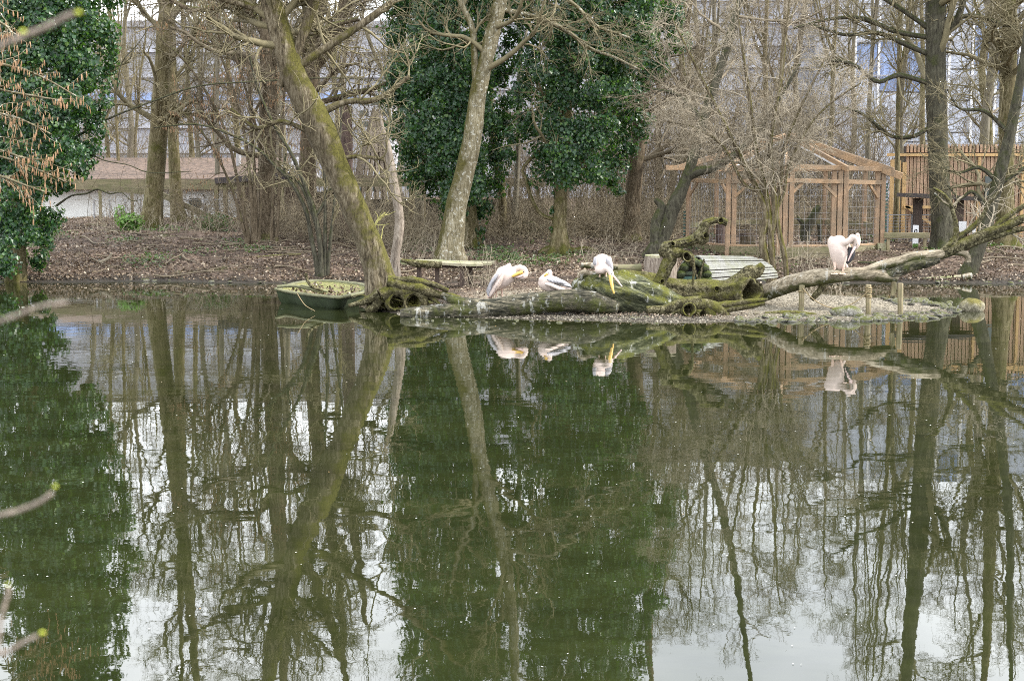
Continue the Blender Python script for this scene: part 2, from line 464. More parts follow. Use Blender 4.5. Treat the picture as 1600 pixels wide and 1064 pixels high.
M['sheet_pale'] = flat('sheet_pale', (0.44, 0.47, 0.54), 0.15, 0.9, 0.6, 0.4)
M['sheet_blue'] = flat('sheet_blue', (0.22, 0.30, 0.50), 0.35, 0.9, 0.5, 0.4)
M['rope'] = flat('rope', (0.25, 0.19, 0.1), 0.3, 30)
M['feather'] = flat('feather', (0.53, 0.435, 0.385), 0.07, 14, 0.8, 0.15)
M['feather_grey'] = flat('feather_grey', (0.36, 0.35, 0.37), 0.2, 16, 0.8, 0.2)
M['feather_black'] = flat('feather_black', (0.03, 0.03, 0.035), 0.3, 10, 0.6)
M['feather_pink'] = flat('feather_pink', (0.72, 0.54, 0.45), 0.1, 14, 0.8)
M['bill_yellow'] = flat('bill_yellow', (0.58, 0.37, 0.08), 0.15, 12, 0.45)
M['bill_pink'] = flat('bill_pink', (0.66, 0.5, 0.47), 0.12, 14, 0.45)
M['leg_flesh'] = flat('leg_flesh', (0.55, 0.40, 0.32), 0.15, 14, 0.5)
M['boat'] = flat('boat', (0.035, 0.05, 0.022), 0.4, 5, 0.6)
M['boat_rim'] = flat('boat_rim', (0.14, 0.14, 0.075), 0.4, 7, 0.8)
M['boat_moss'] = flat('boat_moss', (0.15, 0.15, 0.05), 0.6, 14, 0.95, 0.8)
M['sapling'] = flat('sapling', (0.30, 0.28, 0.10), 0.4, 14, 0.9)
M['boulder'] = bark('boulder', (0.10, 0.09, 0.06), (0.22, 0.2, 0.14), (0.38, 0.35, 0.26), (0.14, 0.125, 0.025), 0.42, axis='n', mossdirw=0.2, contrast=1.3)
M['hutch_block'] = bark('hutch_block', (0.012, 0.016, 0.008), (0.04, 0.05, 0.025), (0.12, 0.13, 0.08), (0.07, 0.09, 0.02), 0.4, axis='n')
M['stone'] = bark('stone', (0.05, 0.05, 0.042), (0.2, 0.19, 0.165), (0.42, 0.41, 0.37), (0.10, 0.11, 0.02), 0.36, axis='n', mossdirw=0.18)

def glass():
    m, t, b = mat_new('window_glass'); b.inputs['Base Color'].default_value = (0.03, 0.045, 0.04, 1); b.inputs['Roughness'].default_value = 0.08
    return m
M['glass'] = glass()

# water
def water_mat():
    m, t, b = mat_new('pond_water')
    co = coords(t)
    body = ramp(t, noise(t, coords(t, (0.5, 1.6, 1)), 0.9, 6, 0.7), [(0.3, (0.009, 0.0115, 0.004)), (0.7, (0.020, 0.024, 0.0075))])
    L_(t, body, b.inputs['Base Color'])
    b.inputs['Roughness'].default_value = 0.004
    b.inputs['IOR'].default_value = 1.62
    w1 = noise(t, coords(t, (1.0, 1.15, 1)), 2.7, 1, 0.4)
    w2 = noise(t, coords(t, (1.0, 1.2, 1)), 14.0, 2, 0.5)
    w3 = noise(t, coords(t, (0.25, 0.5, 1)), 1.0, 2, 0.5)
    h = math_(t, 'ADD', math_(t, 'MULTIPLY', w1, 0.0012), math_(t, 'MULTIPLY', w2, 0.00009))
    h = math_(t, 'MULTIPLY', h, math_(t, 'ADD', 0.35, w3))
    n = t.nodes.new('ShaderNodeBump'); n.inputs['Strength'].default_value = 1.0; n.inputs['Distance'].default_value = 1.0
    L_(t, h, n.inputs['Height']); L_(t, n.outputs[0], b.inputs['Normal'])
    return m
M['water'] = water_mat()

def ground_mat():
    m, t, b = mat_new('leafy_ground')
    co = coords(t)
    v = t.nodes.new('ShaderNodeTexVoronoi'); v.inputs['Scale'].default_value = 13; v.inputs['Randomness'].default_value = 1
    wn = t.nodes.new('ShaderNodeTexNoise'); wn.inputs['Scale'].default_value = 9; L_(t, co, wn.inputs[0])
    add = t.nodes.new('ShaderNodeVectorMath'); add.operation = 'MULTIPLY_ADD'; L_(t, wn.outputs['Color'], add.inputs[0]); add.inputs[1].default_value = (0.1,) * 3; L_(t, co, add.inputs[2])
    L_(t, add.outputs[0], v.inputs['Vector'])
    lv = ramp(t, v.outputs['Color'], [(0.1, (0.04, 0.028, 0.02)), (0.45, (0.11, 0.075, 0.055)), (0.75, (0.2, 0.145, 0.11)), (0.95, (0.32, 0.25, 0.2))])
    soil = ramp(t, noise(t, co, 12, 6, 0.7), [(0.35, (0.018, 0.013, 0.01)), (0.65, (0.07, 0.052, 0.038))])
    c = mixc(t, ramp(t, noise(t, co, 0.9, 5, 0.7), [(0.42, (0.15,) * 3), (0.6, (0.85,) * 3)]), lv, soil)
    g = ramp(t, noise(t, co, 0.6, 6, 0.75), [(0.56, (0, 0, 0)), (0.66, (0.6,) * 3)])
    c = mixc(t, g, c, (0.07, 0.085, 0.02))
    at = t.nodes.new('ShaderNodeVertexColor'); at.layer_name = 'mask'
    sep = t.nodes.new('ShaderNodeSeparateColor'); L_(t, at.outputs[0], sep.inputs[0])
    sand = ramp(t, noise(t, co, 22, 6, 0.75), [(0.32, (0.07, 0.06, 0.042)), (0.5, (0.20, 0.175, 0.13)), (0.68, (0.36, 0.33, 0.27))])
    c = mixc(t, sep.outputs[0], c, sand)
    mud = ramp(t, noise(t, co, 9, 7, 0.75), [(0.3, (0.012, 0.010, 0.008)), (0.7, (0.05, 0.042, 0.032))])
    c = mixc(t, sep.outputs[1], c, mud)
    L_(t, c, b.inputs['Base Color'])
    rg = math_(t, 'SUBTRACT', 0.92, math_(t, 'MULTIPLY', sep.outputs[1], 0.2)); L_(t, rg, b.inputs['Roughness']); b.inputs['Specular IOR Level'].default_value = 0.15
    bump(t, b, math_(t, 'ADD', v.outputs['Distance'], noise(t, co, 20, 5, 0.7)), 0.7, 0.03)
    return m
M['ground'] = ground_mat()

# ------------------------------------------------------------------ ground, water
ISL = [G(x, y)[:2] for x, y in [(548, 474), (575, 484), (615, 490), (640, 496), (720, 496), (830, 499), (930, 501), (1030, 504), (1100, 504), (1160, 501), (1240, 501), (1330, 502), (1400, 499), (1470, 495), (1500, 487), (1470, 476), (1400, 468), (1330, 464), (1262, 459), (1215, 452), (1195, 436), (1190, 420), (610, 420), (604, 440), (585, 455), (558, 462)]]
ISL = np.array(ISL)
def sdist(pts, poly):
    """signed distance, positive inside"""
    d = np.full(len(pts), 1e9); inside = np.zeros(len(pts), bool)
    for i in range(len(poly)):
        a, b = poly[i], poly[(i + 1) % len(poly)]
        e = b - a; w = pts - a
        tt = np.clip((w @ e) / (e @ e), 0, 1)
        d = np.minimum(d, np.linalg.norm(w - tt[:, None] * e, axis=1))
        c = ((a[1] > pts[:, 1]) != (b[1] > pts[:, 1])) & (pts[:, 0] < (b[0] - a[0]) * (pts[:, 1] - a[1]) / (b[1] - a[1] + 1e-12) + a[0])
        inside ^= c
    return np.where(inside, d, -d)

def height(x, y):
    """ground height; arrays"""
    p3 = np.stack([x, y, np.zeros_like(x)], 1)
    n = 0.10 * sn(p3, 0.5, 0) + 0.045 * sn(p3, 1.7, 1) + 0.02 * sn(p3, 5.0, 2)
    shore = 36.3 + 0.35 * np.sin(x * 0.45) + 0.2 * np.sin(x * 1.3 + 1)
    d = y - shore
    bank = np.interp(d, [-6, -1.0, 0, 0.5, 1.5, 4, 8, 14, 34, 100], [-0.9, -0.35, 0, 0.10, 0.27, 0.52, 0.74, 0.95, 1.15, 1.3])
    left = np.clip((-x - 4) / 6, 0, 1) * np.clip(d / 8, 0, 1) * 0.22
    bank = bank + left + n * np.clip(d / 3, 0, 1)
    si = sdist(np.stack([x, y], 1), ISL)
    isl = np.interp(si, [-2, -0.5, 0, 0.3, 1.0, 1.8, 3, 5], [-0.9, -0.25, 0.0, 0.035, 0.06, 0.15, 0.25, 0.33]) + n * 0.35 * np.clip(si / 1.0, 0, 1)
    lb = np.interp(-(0.38 * y + 2.0) - x, [-2, 0, 1, 6], [-0.9, 0, 0.3, 0.8]) * (1.0) if True else 0
    nb = np.interp(2.2 - y, [-2, 0, 1, 6], [-0.9, 0, 0.4, 0.9])
    return np.maximum(np.maximum(bank, isl), np.maximum(np.where(y < 33, lb, -0.9), nb)), si

def H(x, y):
    return float(height(np.array([float(x)]), np.array([float(y)]))[0][0])

xs = np.concatenate([[-600, -300, -150, -80, -50, -35, -27], np.arange(-22, 22.01, 0.18), [27, 35, 50, 80, 150, 300, 600]])
ys = np.concatenate([[-200, -60, -20, -8, -2, 0, 1, 2, 3, 4, 6, 8, 11, 15, 19, 22], np.arange(24, 40, 0.11), np.arange(40, 56, 0.22), [58, 62, 68, 76, 90, 120, 180, 300, 700]])
X, Yg = np.meshgrid(xs, ys)
hz, si = height(X.ravel(), Yg.ravel())
V = np.stack([X.ravel(), Yg.ravel(), hz], 1)
nx, ny = len(xs), len(ys)
i, j = np.meshgrid(np.arange(nx - 1), np.arange(ny - 1)); b0 = (j * nx + i).ravel()
ground = part('ground', V, np.stack([b0, b0 + 1, b0 + 1 + nx, b0 + nx], 1), M['ground'])
tag(ground, kind='structure')
ca = ground.data.color_attributes.new('mask', 'FLOAT_COLOR', 'POINT')
wob = 0.06 * sn(V, 2.5, 3)
xpx = 800 + V[:, 0] / np.maximum(V[:, 1], 1) * F
sand = np.clip((si + 0.05) / 0.3, 0, 1) * np.clip((xpx - 1080) / 120, 0, 1) * np.clip((33.5 - V[:, 1]) / 1.5, 0, 1) + \
       0.9 * np.clip((si - 1.2) / 0.5, 0, 1) * np.clip((31 - V[:, 1]) / 1.5, 0, 1) * np.clip((xpx - 700) / 60, 0, 1) * np.clip((930 - xpx) / 60, 0, 1)
mud = np.clip((0.17 + wob - hz) / 0.1, 0, 1)
mud = np.where(sand > 0.3, np.clip((0.05 - hz) / 0.05, 0, 1), mud)
ca.data.foreach_set('color', np.stack([np.clip(sand, 0, 1), mud, 0 * mud, 0 * mud + 1], 1).astype(np.float32).ravel())

water = part('water', [[-600, -200, 0], [600, -200, 0], [600, 60, 0], [-600, 60, 0]], np.array([[0, 1, 2, 3]]), M['water'], smooth=False)
tag(water, kind='structure')

# ------------------------------------------------------------------ leaves
LEAF = np.array([[0, 0, 0], [-.5, .22, .10], [-.33, .66, .08], [0, 1, -.06], [.33, .66, .08], [.5, .22, .10]])
IVYQ = np.array([[0, 0, 0], [-.48, .36, .10], [0, 1.05, -.05], [.48, .36, .10]])
FALLEN = np.array([[0, 0, 0], [-.42, .5, .14], [0, 1, -.04], [.42, .5, .12]])
LF4 = np.array([[0, 1, 2, 3]])
LF = np.array([[0, 1, 2, 3], [0, 3, 4, 5]])
def leaves_geo(pos, nrm, size, droop=0.6, shape=LEAF):
    n = len(pos)
    down = np.array([0, 0, -1.0]) * droop + R.normal(size=(n, 3)) * 0.45
    z = norm(nrm + R.normal(size=(n, 3)) * 0.38)
    y = norm(down - (down * z).sum(1, keepdims=True) * z)
    x = np.cross(y, z)
    s = size[:, None, None]
    V = pos[:, None] + s * (x[:, None] * shape[None, :, 0:1] + y[:, None] * shape[None, :, 1:2] + z[:, None] * shape[None, :, 2:3])
    f = (np.arange(n) * len(shape))[:, None, None] + (LF if len(shape) == 6 else LF4)[None]
    return V.reshape(-1, 3), f.reshape(-1, 4)

def ivy_mass(discs, Y, count, size=(0.055, 0.115), depth=0.8, sub=12, inner=0.25):
    """discs: (px,py,rpx) clumps; returns leaf geometry spread over many small clumps"""
    C, RR = [], []
    discs = [(d[0], d[1], d[2], d[3] if len(d) > 3 else 0.0) for d in discs]
    for px, py, r, dy in discs:
        c = P(px, py, Y + dy); r = r * S(Y)
        for _ in range(sub):
            d = norm(R.normal(size=3)); d[1] *= depth
            C.append(c + d * r * 0.66 * R.uniform(0.65, 1.1)); RR.append(r * R.uniform(0.26, 0.5))
    C = np.array(C); RR = np.array(RR)
    w = RR ** 2 / (RR ** 2).sum(); k = R.choice(len(C), count, p=w)
    d = norm(R.normal(size=(count, 3)))
    rr = np.where(R.rand(count) < inner, R.uniform(0.3, 0.8, count), R.uniform(0.85, 1.08, count))
    d2 = d * np.array([1, depth, 0.95])
    pos = C[k] + d2 * (RR[k] * rr)[:, None]
    cc = np.array([P(px, py, Y) for px, py, r, dy in discs])
    near = cc[np.argmin(((pos[:, None] - cc[None]) ** 2).sum(2), 1)]
    nr = norm(d * 0.6 + norm(pos - near) * 0.7 + np.array([0, -0.15, 0.15]))
    return leaves_geo(pos, nr, R.uniform(size[0], size[1], count) * R.choice([.75, 1, 1.2], count), 0.6, IVYQ)

# leaf litter on the bank (nobody could count it)
n = 120000
yy = 36.2 + R.rand(n) ** 1.3 * 17; xx = R.uniform(-0.42, 0.42, n) * yy
n2 = 16000
y2 = R.uniform(25.2, 36.5, n2); x2 = (R.uniform(600, 1190, n2) - 800) / F * y2
xx = np.concatenate([xx, x2]); yy = np.concatenate([yy, y2])
hh, ss = height(xx, yy)
dens = sn(np.stack([xx, yy, xx * 0], 1), 0.9, 4)
keep = (hh > 0.035) & (R.rand(len(hh)) < 0.72 + 0.6 * dens)
xx, yy, hh = xx[keep], yy[keep], hh[keep]
nn = norm(R.normal(size=(len(xx), 3)) * 0.45 + np.array([0, -0.15, 1.0]))
pos = np.stack([xx, yy, hh + R.uniform(0.005, 0.04, len(xx))], 1)
V, f = leaves_geo(pos, nn, R.uniform(0.04, 0.088, len(xx)) * np.where(yy < 34, .62, 1.0), 0.0, FALLEN)
tag(part('leaf_litter', V, f, M['litter'], smooth=False), 'brown fallen leaves covering the far bank', 'leaves', kind='stuff')
# low green plants among the litter
n = 3600
cx = R.uniform(-0.4, 0.4, 60) * 42; cy = R.uniform(38, 47, 60)
cx[:20] = (R.uniform(760, 900, 20) - 800) / F * 40; cy[:20] = R.uniform(38.5, 42, 20)
k = R.randint(0, 60, n); xx = cx[k] + R.normal(size=n) * 0.35; yy = cy[k] + R.normal(size=n) * 0.35
hh, _ = height(xx, yy); ok = hh > 0.1
pos = np.stack([xx, yy, hh + R.uniform(0.02, 0.10, n)], 1)[ok]
V, f = leaves_geo(pos, norm(R.normal(size=(len(pos), 3)) * 0.4 + [0, -0.3, 1]), R.uniform(0.04, 0.09, len(pos)), 0.0)
tag(part('ground_cover', V, f, M['groundleaf'], smooth=False), 'patches of small green ground plants in the dead leaves', 'ground cover', kind='stuff')

# floating specks and petals on the pond
n = 520
yy = 5.5 + R.rand(n) ** 1.6 * 28; xx = R.uniform(-0.38, 0.38, n) * yy
hh, _ = height(xx, yy); ok = hh < -0.02; xx, yy = xx[ok], yy[ok]; n = len(xx)
a = R.uniform(0, 6.28, n); s = R.uniform(0.003, 0.007, n) * (0.5 + yy / 16)
mb = MB(); q = []
for dx, dy in ((-1, -.6), (1, -.6), (.8, .6), (-.8, .6)):
    q.append(np.stack([xx + s * (dx * np.cos(a) - dy * np.sin(a)), yy + s * (dx * np.sin(a) + dy * np.cos(a)), np.full(n, 0.006)], 1))
V = np.stack(q, 1).reshape(-1, 3)
M['speck'] = leafmat('speck', [(0, (0.45, 0.45, 0.4)), (0.9, (0.7, 0.7, 0.68)), (1, (0.6, 0.35, 0.1))], 0.7, 0.05)
tag(part('floating_petals', V, np.arange(n * 4).reshape(-1, 4), M['speck'], smooth=False), 'tiny pale petals and specks floating on the pond', 'petals', kind='stuff')

# ------------------------------------------------------------------ trees
def crown_geo(trunk_sets, levels, sides=(6, 4, 3, 3)):
    """trunk_sets: list of (pts, rad); levels: list of spawn kwargs"""
    mb = MB()
    K = max(len(p) for p, r in trunk_sets)
    pts = np.stack([crom(p, K) for p, r in trunk_sets]); rad = np.stack([np.interp(np.linspace(0, 1, K), np.linspace(0, 1, len(r)), r) for p, r in trunk_sets])
    cur = (pts, rad)
    for k, lv in enumerate(levels):
        cur = spawn(cur[0], cur[1], **lv)
        mb.add(*tubes(cur[0], cur[1], sides[k]))
    return mb

STD = [dict(n_per=16, t0=0.45, t1=1.0, L=(2.2, 4.2), ang=(35, 80), K=9, curl=0.21, up=0.05, rmul=0.40, rmin=0.024),
       dict(n_per=9, t0=0.2, t1=1.0, L=(0.8, 1.9), ang=(25, 70), K=7, curl=0.25, up=0.03, rmul=0.5, rmin=0.013),
       dict(n_per=8, t0=0.15, t1=1.0, L=(0.4, 1.0), ang=(20, 65), K=5, curl=0.26, up=0.03, rmul=0.55, rmin=0.0065),
       dict(n_per=3, t0=0.2, t1=1.0, L=(0.15, 0.4), ang=(20, 60), K=3, curl=0.25, up=0.02, rmul=0.6, rmin=0.0042)]
def lv(base=STD, **over):
    out = []
    for k, d in enumerate(base):
        d = dict(d)
        for key, v in over.items():
            if key.startswith('l%d_' % k): d[key[3:]] = v
        out.append(d)
    return out[:over.get('depth', 4)]

def tree(name, label, cat, Y, trunk, limbs=(), rs=0.8, levels=STD, bmat='bark_olive', tmat='twig_olive', flute=0.35, sides=16, n=40, rough=0.07, crown_from=None, group=None, crown_name='crown'):
    p, r = path(trunk, Y, n); r = r * rs
    base = p[0].copy(); gz = H(base[0], base[1])
    # carry the foot down into the ground
    p[0, 2] = min(p[0, 2], gz) - 0.12
    root = empty(name, (p[0, 0], p[0, 1], gz), label, cat, group)
    mb = MB()
    mb.add(*limb_geo(p, r, sides, rough, 2.5, flute=flute))
    sets = [(p, r)]
    for l in limbs:
        pl, rl = addlimb(mb, l, Y, 18, 8, rough=0.08)
        if min(q[1] for q in l) < 290: sets.append((pl, rl))
    mb.build('trunk', M[bmat], root)
    if levels:
        c = crown_geo(sets[:1], levels)
        if len(sets) > 1 and crown_from is None:
            c2 = crown_geo(sets[1:], LIMBL); c.add(np.concatenate(c2.V), c2.F)
        c.build(crown_name, M[tmat], root)
    return root

LIMBL = [dict(n_per=9, t0=0.15, t1=1.0, L=(0.8, 2.0), ang=(25, 75), K=7, curl=0.2, up=0.03, rmul=0.5, rmin=0.010),
         dict(n_per=7, t0=0.15, t1=1.0, L=(0.4, 1.0), ang=(20, 65), K=5, curl=0.22, up=0.03, rmul=0.55, rmin=0.006),
         dict(n_per=5, t0=0.2, t1=1.0, L=(0.2, 0.5), ang=(20, 60), K=3, curl=0.25, up=0.02, rmul=0.6, rmin=0.0045)]
TG = 'bare trees standing on the far bank'
# left pair
tree('bare_tree', 'thick olive trunk with flared foot behind the bright green laurel seedling', 'tree', 47,
     [(232, 357, 23), (238, 330, 18), (245, 250, 17), (251, 150, 15.5), (256, 60, 14), (260, 0, 13), (268, -120, 11), (272, -280, 7), (280, -420, 3)],
     levels=lv(l0_n_per=22, l0_t0=0.3), group=TG)
tree('bare_tree', 'slender pale olive trunk close behind the thick mossy one at the white house', 'tree', 50,
     [(281, 352, 16), (276, 320, 12), (272, 250, 11), (269, 150, 9), (266, 0, 8), (255, -120, 7), (250, -260, 4), (245, -360, 2)],
     levels=lv(l0_n_per=14, l0_t0=0.4), group=TG)
tree('bare_tree', 'straight brown trunk ringed by thin shoots at its foot, left of the leaning mossy tree', 'tree', 43.5,
     [(410, 377, 21), (413, 340, 16), (418, 230, 16.5), (419, 100, 17), (420, 0, 16), (424, -120, 13), (420, -260, 9), (415, -400, 4)],
     limbs=[[(418, 60, 8), (390, 20, 6), (350, 10, 5), (300, 15, 4), (250, -10, 3)], [(420, 130, 7), (385, 100, 5), (340, 75, 3), (300, 60, 2)], [(420, 145, 6), (440, 120, 5), (500, 50, 4), (560, 30, 3)]],
     levels=lv(l0_n_per=14, l0_t0=0.25), bmat='bark_brown', tmat='twig_brown', group=TG)
tree('bare_tree', 'grey brown trunk forking high, seen behind the leaning mossy tree', 'tree', 47,
     [(476, 385, 19), (478, 330, 16), (482, 220, 15), (487, 120, 14), (493, 50, 13), (500, 0, 12), (515, -120, 9), (520, -300, 4)],
     limbs=[[(487, 110, 11), (515, 70, 10), (535, 20, 9), (545, -60, 7), (560, -200, 4)], [(483, 165, 5), (540, 150, 4.5), (580, 140, 4), (620, 125, 3)]],
     levels=lv(l0_n_per=14, l0_t0=0.3), bmat='bark_brown', tmat='twig_brown', group=TG)

# leaning mossy tree on the island with its root plate
def leaning_tree():
    Y = 28.4
    tr = [(601, 476, 30), (598, 455, 24), (590, 420, 20.5), (577, 380, 19), (560, 340, 18.5), (540, 295, 19.5), (520, 250, 21), (500, 205, 22.5), (482, 165, 22), (462, 125, 20), (450, 90, 18), (436, 45, 17), (424, 0, 16), (405, -90, 13, 0.5), (380, -220, 8, 1), (360, -340, 4, 1.5)]
    p, r = path(tr, Y, 90)
    root = empty('leaning_tree', (p[0, 0], p[0, 1], 0.05), 'leaning mossy tree rooted beside the green boat, its trunk slanting up to the left', 'tree')
    mb = MB(); mb.add(*limb_geo(p, r, 24, 0.07, 3.0, flute=0.35, flutes=5, ridges=0.03))
    sets = [(p, r)]
    for l in ([(462, 108, 7), (490, 88, 6.5), (530, 62, 6), (570, 35, 5.5), (610, 5, 5), (660, -40, 4), (720, -110, 3)],
              [(437, 135, 6), (452, 105, 7), (470, 65, 8), (485, 20, 8), (500, -25, 7), (520, -110, 5), (550, -210, 3)],
              [(495, 180, 6), (540, 160, 4.5), (590, 155, 4), (640, 120, 3)],
              [(480, 205, 4), (440, 190, 3.5), (400, 200, 3), (360, 170, 2.2)],
              [(520, 250, 4), (560, 245, 3), (600, 250, 2.5)],
              [(430, 20, 7), (390, 10, 6), (330, -10, 5), (260, -60, 3.5)]):
        pl, rl = addlimb(mb, l, Y, 22, 10, rough=0.1); sets.append((pl, rl))
    mb.build('trunk', M['bark_mossy'], root)
    c = crown_geo(sets[:1], lv(l0_n_per=13, l0_t0=0.62, l0_L=(1.6, 3.2)))
    c2 = crown_geo(sets[1:], lv(l0_n_per=5, l0_t0=0.2, l0_L=(0.9, 1.9), l1_n_per=6, l1_L=(0.4, 1.0), l2_n_per=5, l2_L=(0.2, 0.5), depth=3))
    c.add(np.concatenate(c2.V), c2.F)
    c.build('crown', M['twig_olive'], root)
    # roots
    for l in ([(606, 440, 9), (630, 447, 9), (660, 453, 8.5), (690, 462, 8), (715, 470, 8), (738, 482, 8)],
              [(606, 436, 6), (640, 438, 5.5), (672, 443, 5), (700, 455, 4)],
              [(598, 462, 12), (612, 455, 10), (625, 455, 8), (636, 466, 7), (638, 480, 6)],
              [(615, 455, 9), (640, 455, 8), (655, 460, 8), (661, 472, 7), (655, 484, 5)],
              [(592, 460, 9), (575, 468, 6), (560, 474, 4.5), (545, 478, 3)],
              [(594, 468, 9), (585, 480, 6), (572, 486, 4)],
              [(606, 472, 8), (618, 484, 7), (630, 488, 5)],
              [(620, 440, 5), (640, 444, 4.5), (655, 452, 4), (670, 462, 4), (690, 478, 3.5)],
              [(570, 474, 2.5), (578, 470, 2.5), (586, 476, 2.2), (584, 488, 2), (574, 490, 1.6)]):
        m2 = MB(); addlimb(m2, l, 27.9, 22, 12, rough=0.3, freq=6)
        m2.build('root', M['moss_wood'], root)
    Vm, fm = blob(P(632, 468, 28.4), .62, .5, .22, 4.4, .25, 4); part('root_plate', Vm, fm, M['root_soil'], root)
    for px, py, rp, fx in ((619, 472, 13, .1), (648, 471, 11, .3)):
        c0 = P(px, py, 27.75); d0 = norm(np.array([fx, -1.0, .05])); qq = np.stack([c0 - d0 * .03, c0 - d0 * .07, c0 - d0 * .12, c0 - d0 * .45])
        punch([o_ for o_ in root.children if o_.name.startswith(('root', 'trunk'))], c0, d0, rp * S(27.75) * .88, .4)
        Vm, fm = limb_geo(qq, np.array([.95, 1.08, 1.12, 1.0]) * rp * S(27.75), 30, .42, 4.5, hollow0=.4); part('hollow', Vm, fm, M['moss_wood'], root)
    for _ in range(22):
        a0 = P(R.uniform(565, 690), R.uniform(462, 484), 27.95); e0 = a0 + np.array([R.uniform(-.45, .45), R.uniform(-.1, .1), R.uniform(-.25, .1)])
        qq = crom(np.array([a0, (a0 + e0) / 2 + R.normal(size=3) * .09, e0]), 10); Vm, fm = tubes(qq[None], np.linspace(R.uniform(.012, .03), .006, 10)[None], 6)
        part('rootlet', Vm, fm, M['moss_wood'], root)
leaning_tree()

# snags, posts
tree('dead_snag', 'bare grey barkless snag with a split pointed top, left of the ivy tree', 'dead tree', 34,
     [(618, 436, 11), (618, 400, 9), (624, 360, 9.5), (623, 330, 9), (618, 300, 8.5), (611, 260, 7.5), (605, 225, 6), (598, 200, 3.5), (594, 172, 1.2)],
     levels=None, bmat='bark_snag', flute=0.1, limbs=[[(606, 232, 3), (600, 205, 2.4), (592, 178, 0.8)]])
p, r = path([(541, 396, 10.8), (541, 330, 10.4), (541, 250, 10), (541, 166, 10)], 46, 24)
p[0, 2] = H(p[0, 0], 46) - 0.1
V, f = limb_geo(p, r, 18, 0.04, 2)
tag(part('sawn_trunk', V, f, M['bark_post'], origin=p[0]), 'tall sawn-off reddish brown trunk with a flat top behind the leaning tree', 'dead tree')
# lichen tree
tree('lichen_tree', 'pale lichen-spotted trunk curving up right in front of the ivy, forking near the top', 'tree', 38.5,
     [(701, 404, 24), (705, 380, 19), (712, 330, 17.5), (722, 285, 17), (734, 235, 16), (742, 190, 15.5), (747, 150, 15), (757, 105, 13.5), (768, 60, 13), (780, 10, 12.5), (790, -40, 12), (800, -120, 10), (805, -240, 7), (815, -380, 3)],
     limbs=[[(746, 150, 6), (743, 120, 5.5), (741, 80, 5.5), (738, 45, 5), (725, 15, 4.5), (712, -15, 4), (700, -80, 3)],
            [(782, 15, 4), (830, 25, 3.5), (880, 45, 3.2), (920, 75, 2.8), (960, 90, 2), (1000, 110, 1.5)],
            [(786, -10, 4), (850, -20, 3.5), (900, 10, 3), (930, 40, 2.5), (985, 60, 1.6)]],
     levels=lv(l0_n_per=11, l0_t0=0.5, l1_n_per=7), bmat='bark_lichen', tmat='twig_olive', flute=0.3, sides=20, n=60, rs=0.88)

# ivy trees
def ivy_tree(label, Y, trunk, discs, count, sides=14, extra_limbs=(), flute=0.6):
    p, r = path(trunk, Y, 50); r = r * 0.8; gz = H(p[0, 0], p[0, 1]); p[0, 2] = min(p[0, 2], gz) - 0.12
    root = empty('ivy_tree', (p[0, 0], p[0, 1], gz), label, 'ivy tree', 'ivy-covered trees')
    mb = MB(); mb.add(*limb_geo(p, r, 20, 0.08, 3, flute=flute, flutes=6))
    mb.build('trunk', M['bark_olive'], root)
    for l in extra_limbs:
        m1 = MB(); thin_ = l[0][1] < 340
        addlimb(m1, [(q[0], q[1], q[2] * (.5 if thin_ else .85)) for q in l], Y, 22, 8, rough=0.12); m1.build('branch' if thin_ else 'root', M['bark_dark' if thin_ else 'bark_olive'], root)
    V, f = ivy_mass(discs, Y, count)
    part('foliage', V, f, M['ivy'], root, smooth=False, kind='stuff')
    c = crown_geo([(p, r)], lv(l0_n_per=14, l0_t0=0.35, l0_L=(1.8, 3.2), l1_n_per=5, l2_n_per=4, depth=3))
    c.build('branches_bare', M['twig_olive'], root).name = 'crown'
    return root
def column(xc, hw, y0, y1, step):
    out = []
    y = y0
    while y >= y1:
        w = hw(y); c = xc(y)
        w2 = max(w - 16, 2); k = max(1, int(round(2 * w2 / 36)))
        for q in range(k + 1):
            u = -1 + 2 * q / k; dd = 1.3 * math.sqrt(max(0.0, 1 - u * u)) * min(1, w / 60)
            for sg in (-1, 1) if abs(u) < 0.99 else (0,):
                out.append((c + w2 * u + R.uniform(-8, 8), y + R.uniform(-11, 11), R.uniform(22, 34) * min(1, .45 + w / 90), sg * dd + R.uniform(-.2, .2)))
        y -= step
    return out
# left, over the water
d = column(lambda y: np.interp(y, [-420, -100, 0, 180, 260, 330, 430], [66, 62, 62, 52, 35, 5, 0]), lambda y: np.interp(y, [-420, -150, 0, 180, 260, 330, 400], [60, 98, 116, 116, 104, 86, 78]), 400, -430, 34)
ivy_tree('large dark ivy-clad tree hanging over the water at the left edge of the pond', 36.6,
         [(25, 438, 14), (28, 380, 14), (35, 250, 16), (45, 100, 14), (55, 0, 12), (60, -200, 8), (60, -420, 3)], d, 96000, extra_limbs=[[(60, 250, 5), (110, 220, 4), (165, 188, 3), (235, 160, 2.6), (310, 135, 2.3), (400, 128, 2), (520, 122, 1.6), (600, 128, 1)], [(88, 322, 4), (112, 306, 3), (135, 303, 2.6), (152, 296, 2.3), (172, 303, 2), (190, 301, 1.6), (206, 314, 1.2), (222, 312, .8)], [(160, 190, 2), (180, 150, 2), (190, 100, 1.6), (215, 70, 1.3), (235, 40, 1)], [(130, 232, 3), (160, 250, 2), (200, 258, 1.6), (235, 270, 1.4), (300, 268, 1)]])
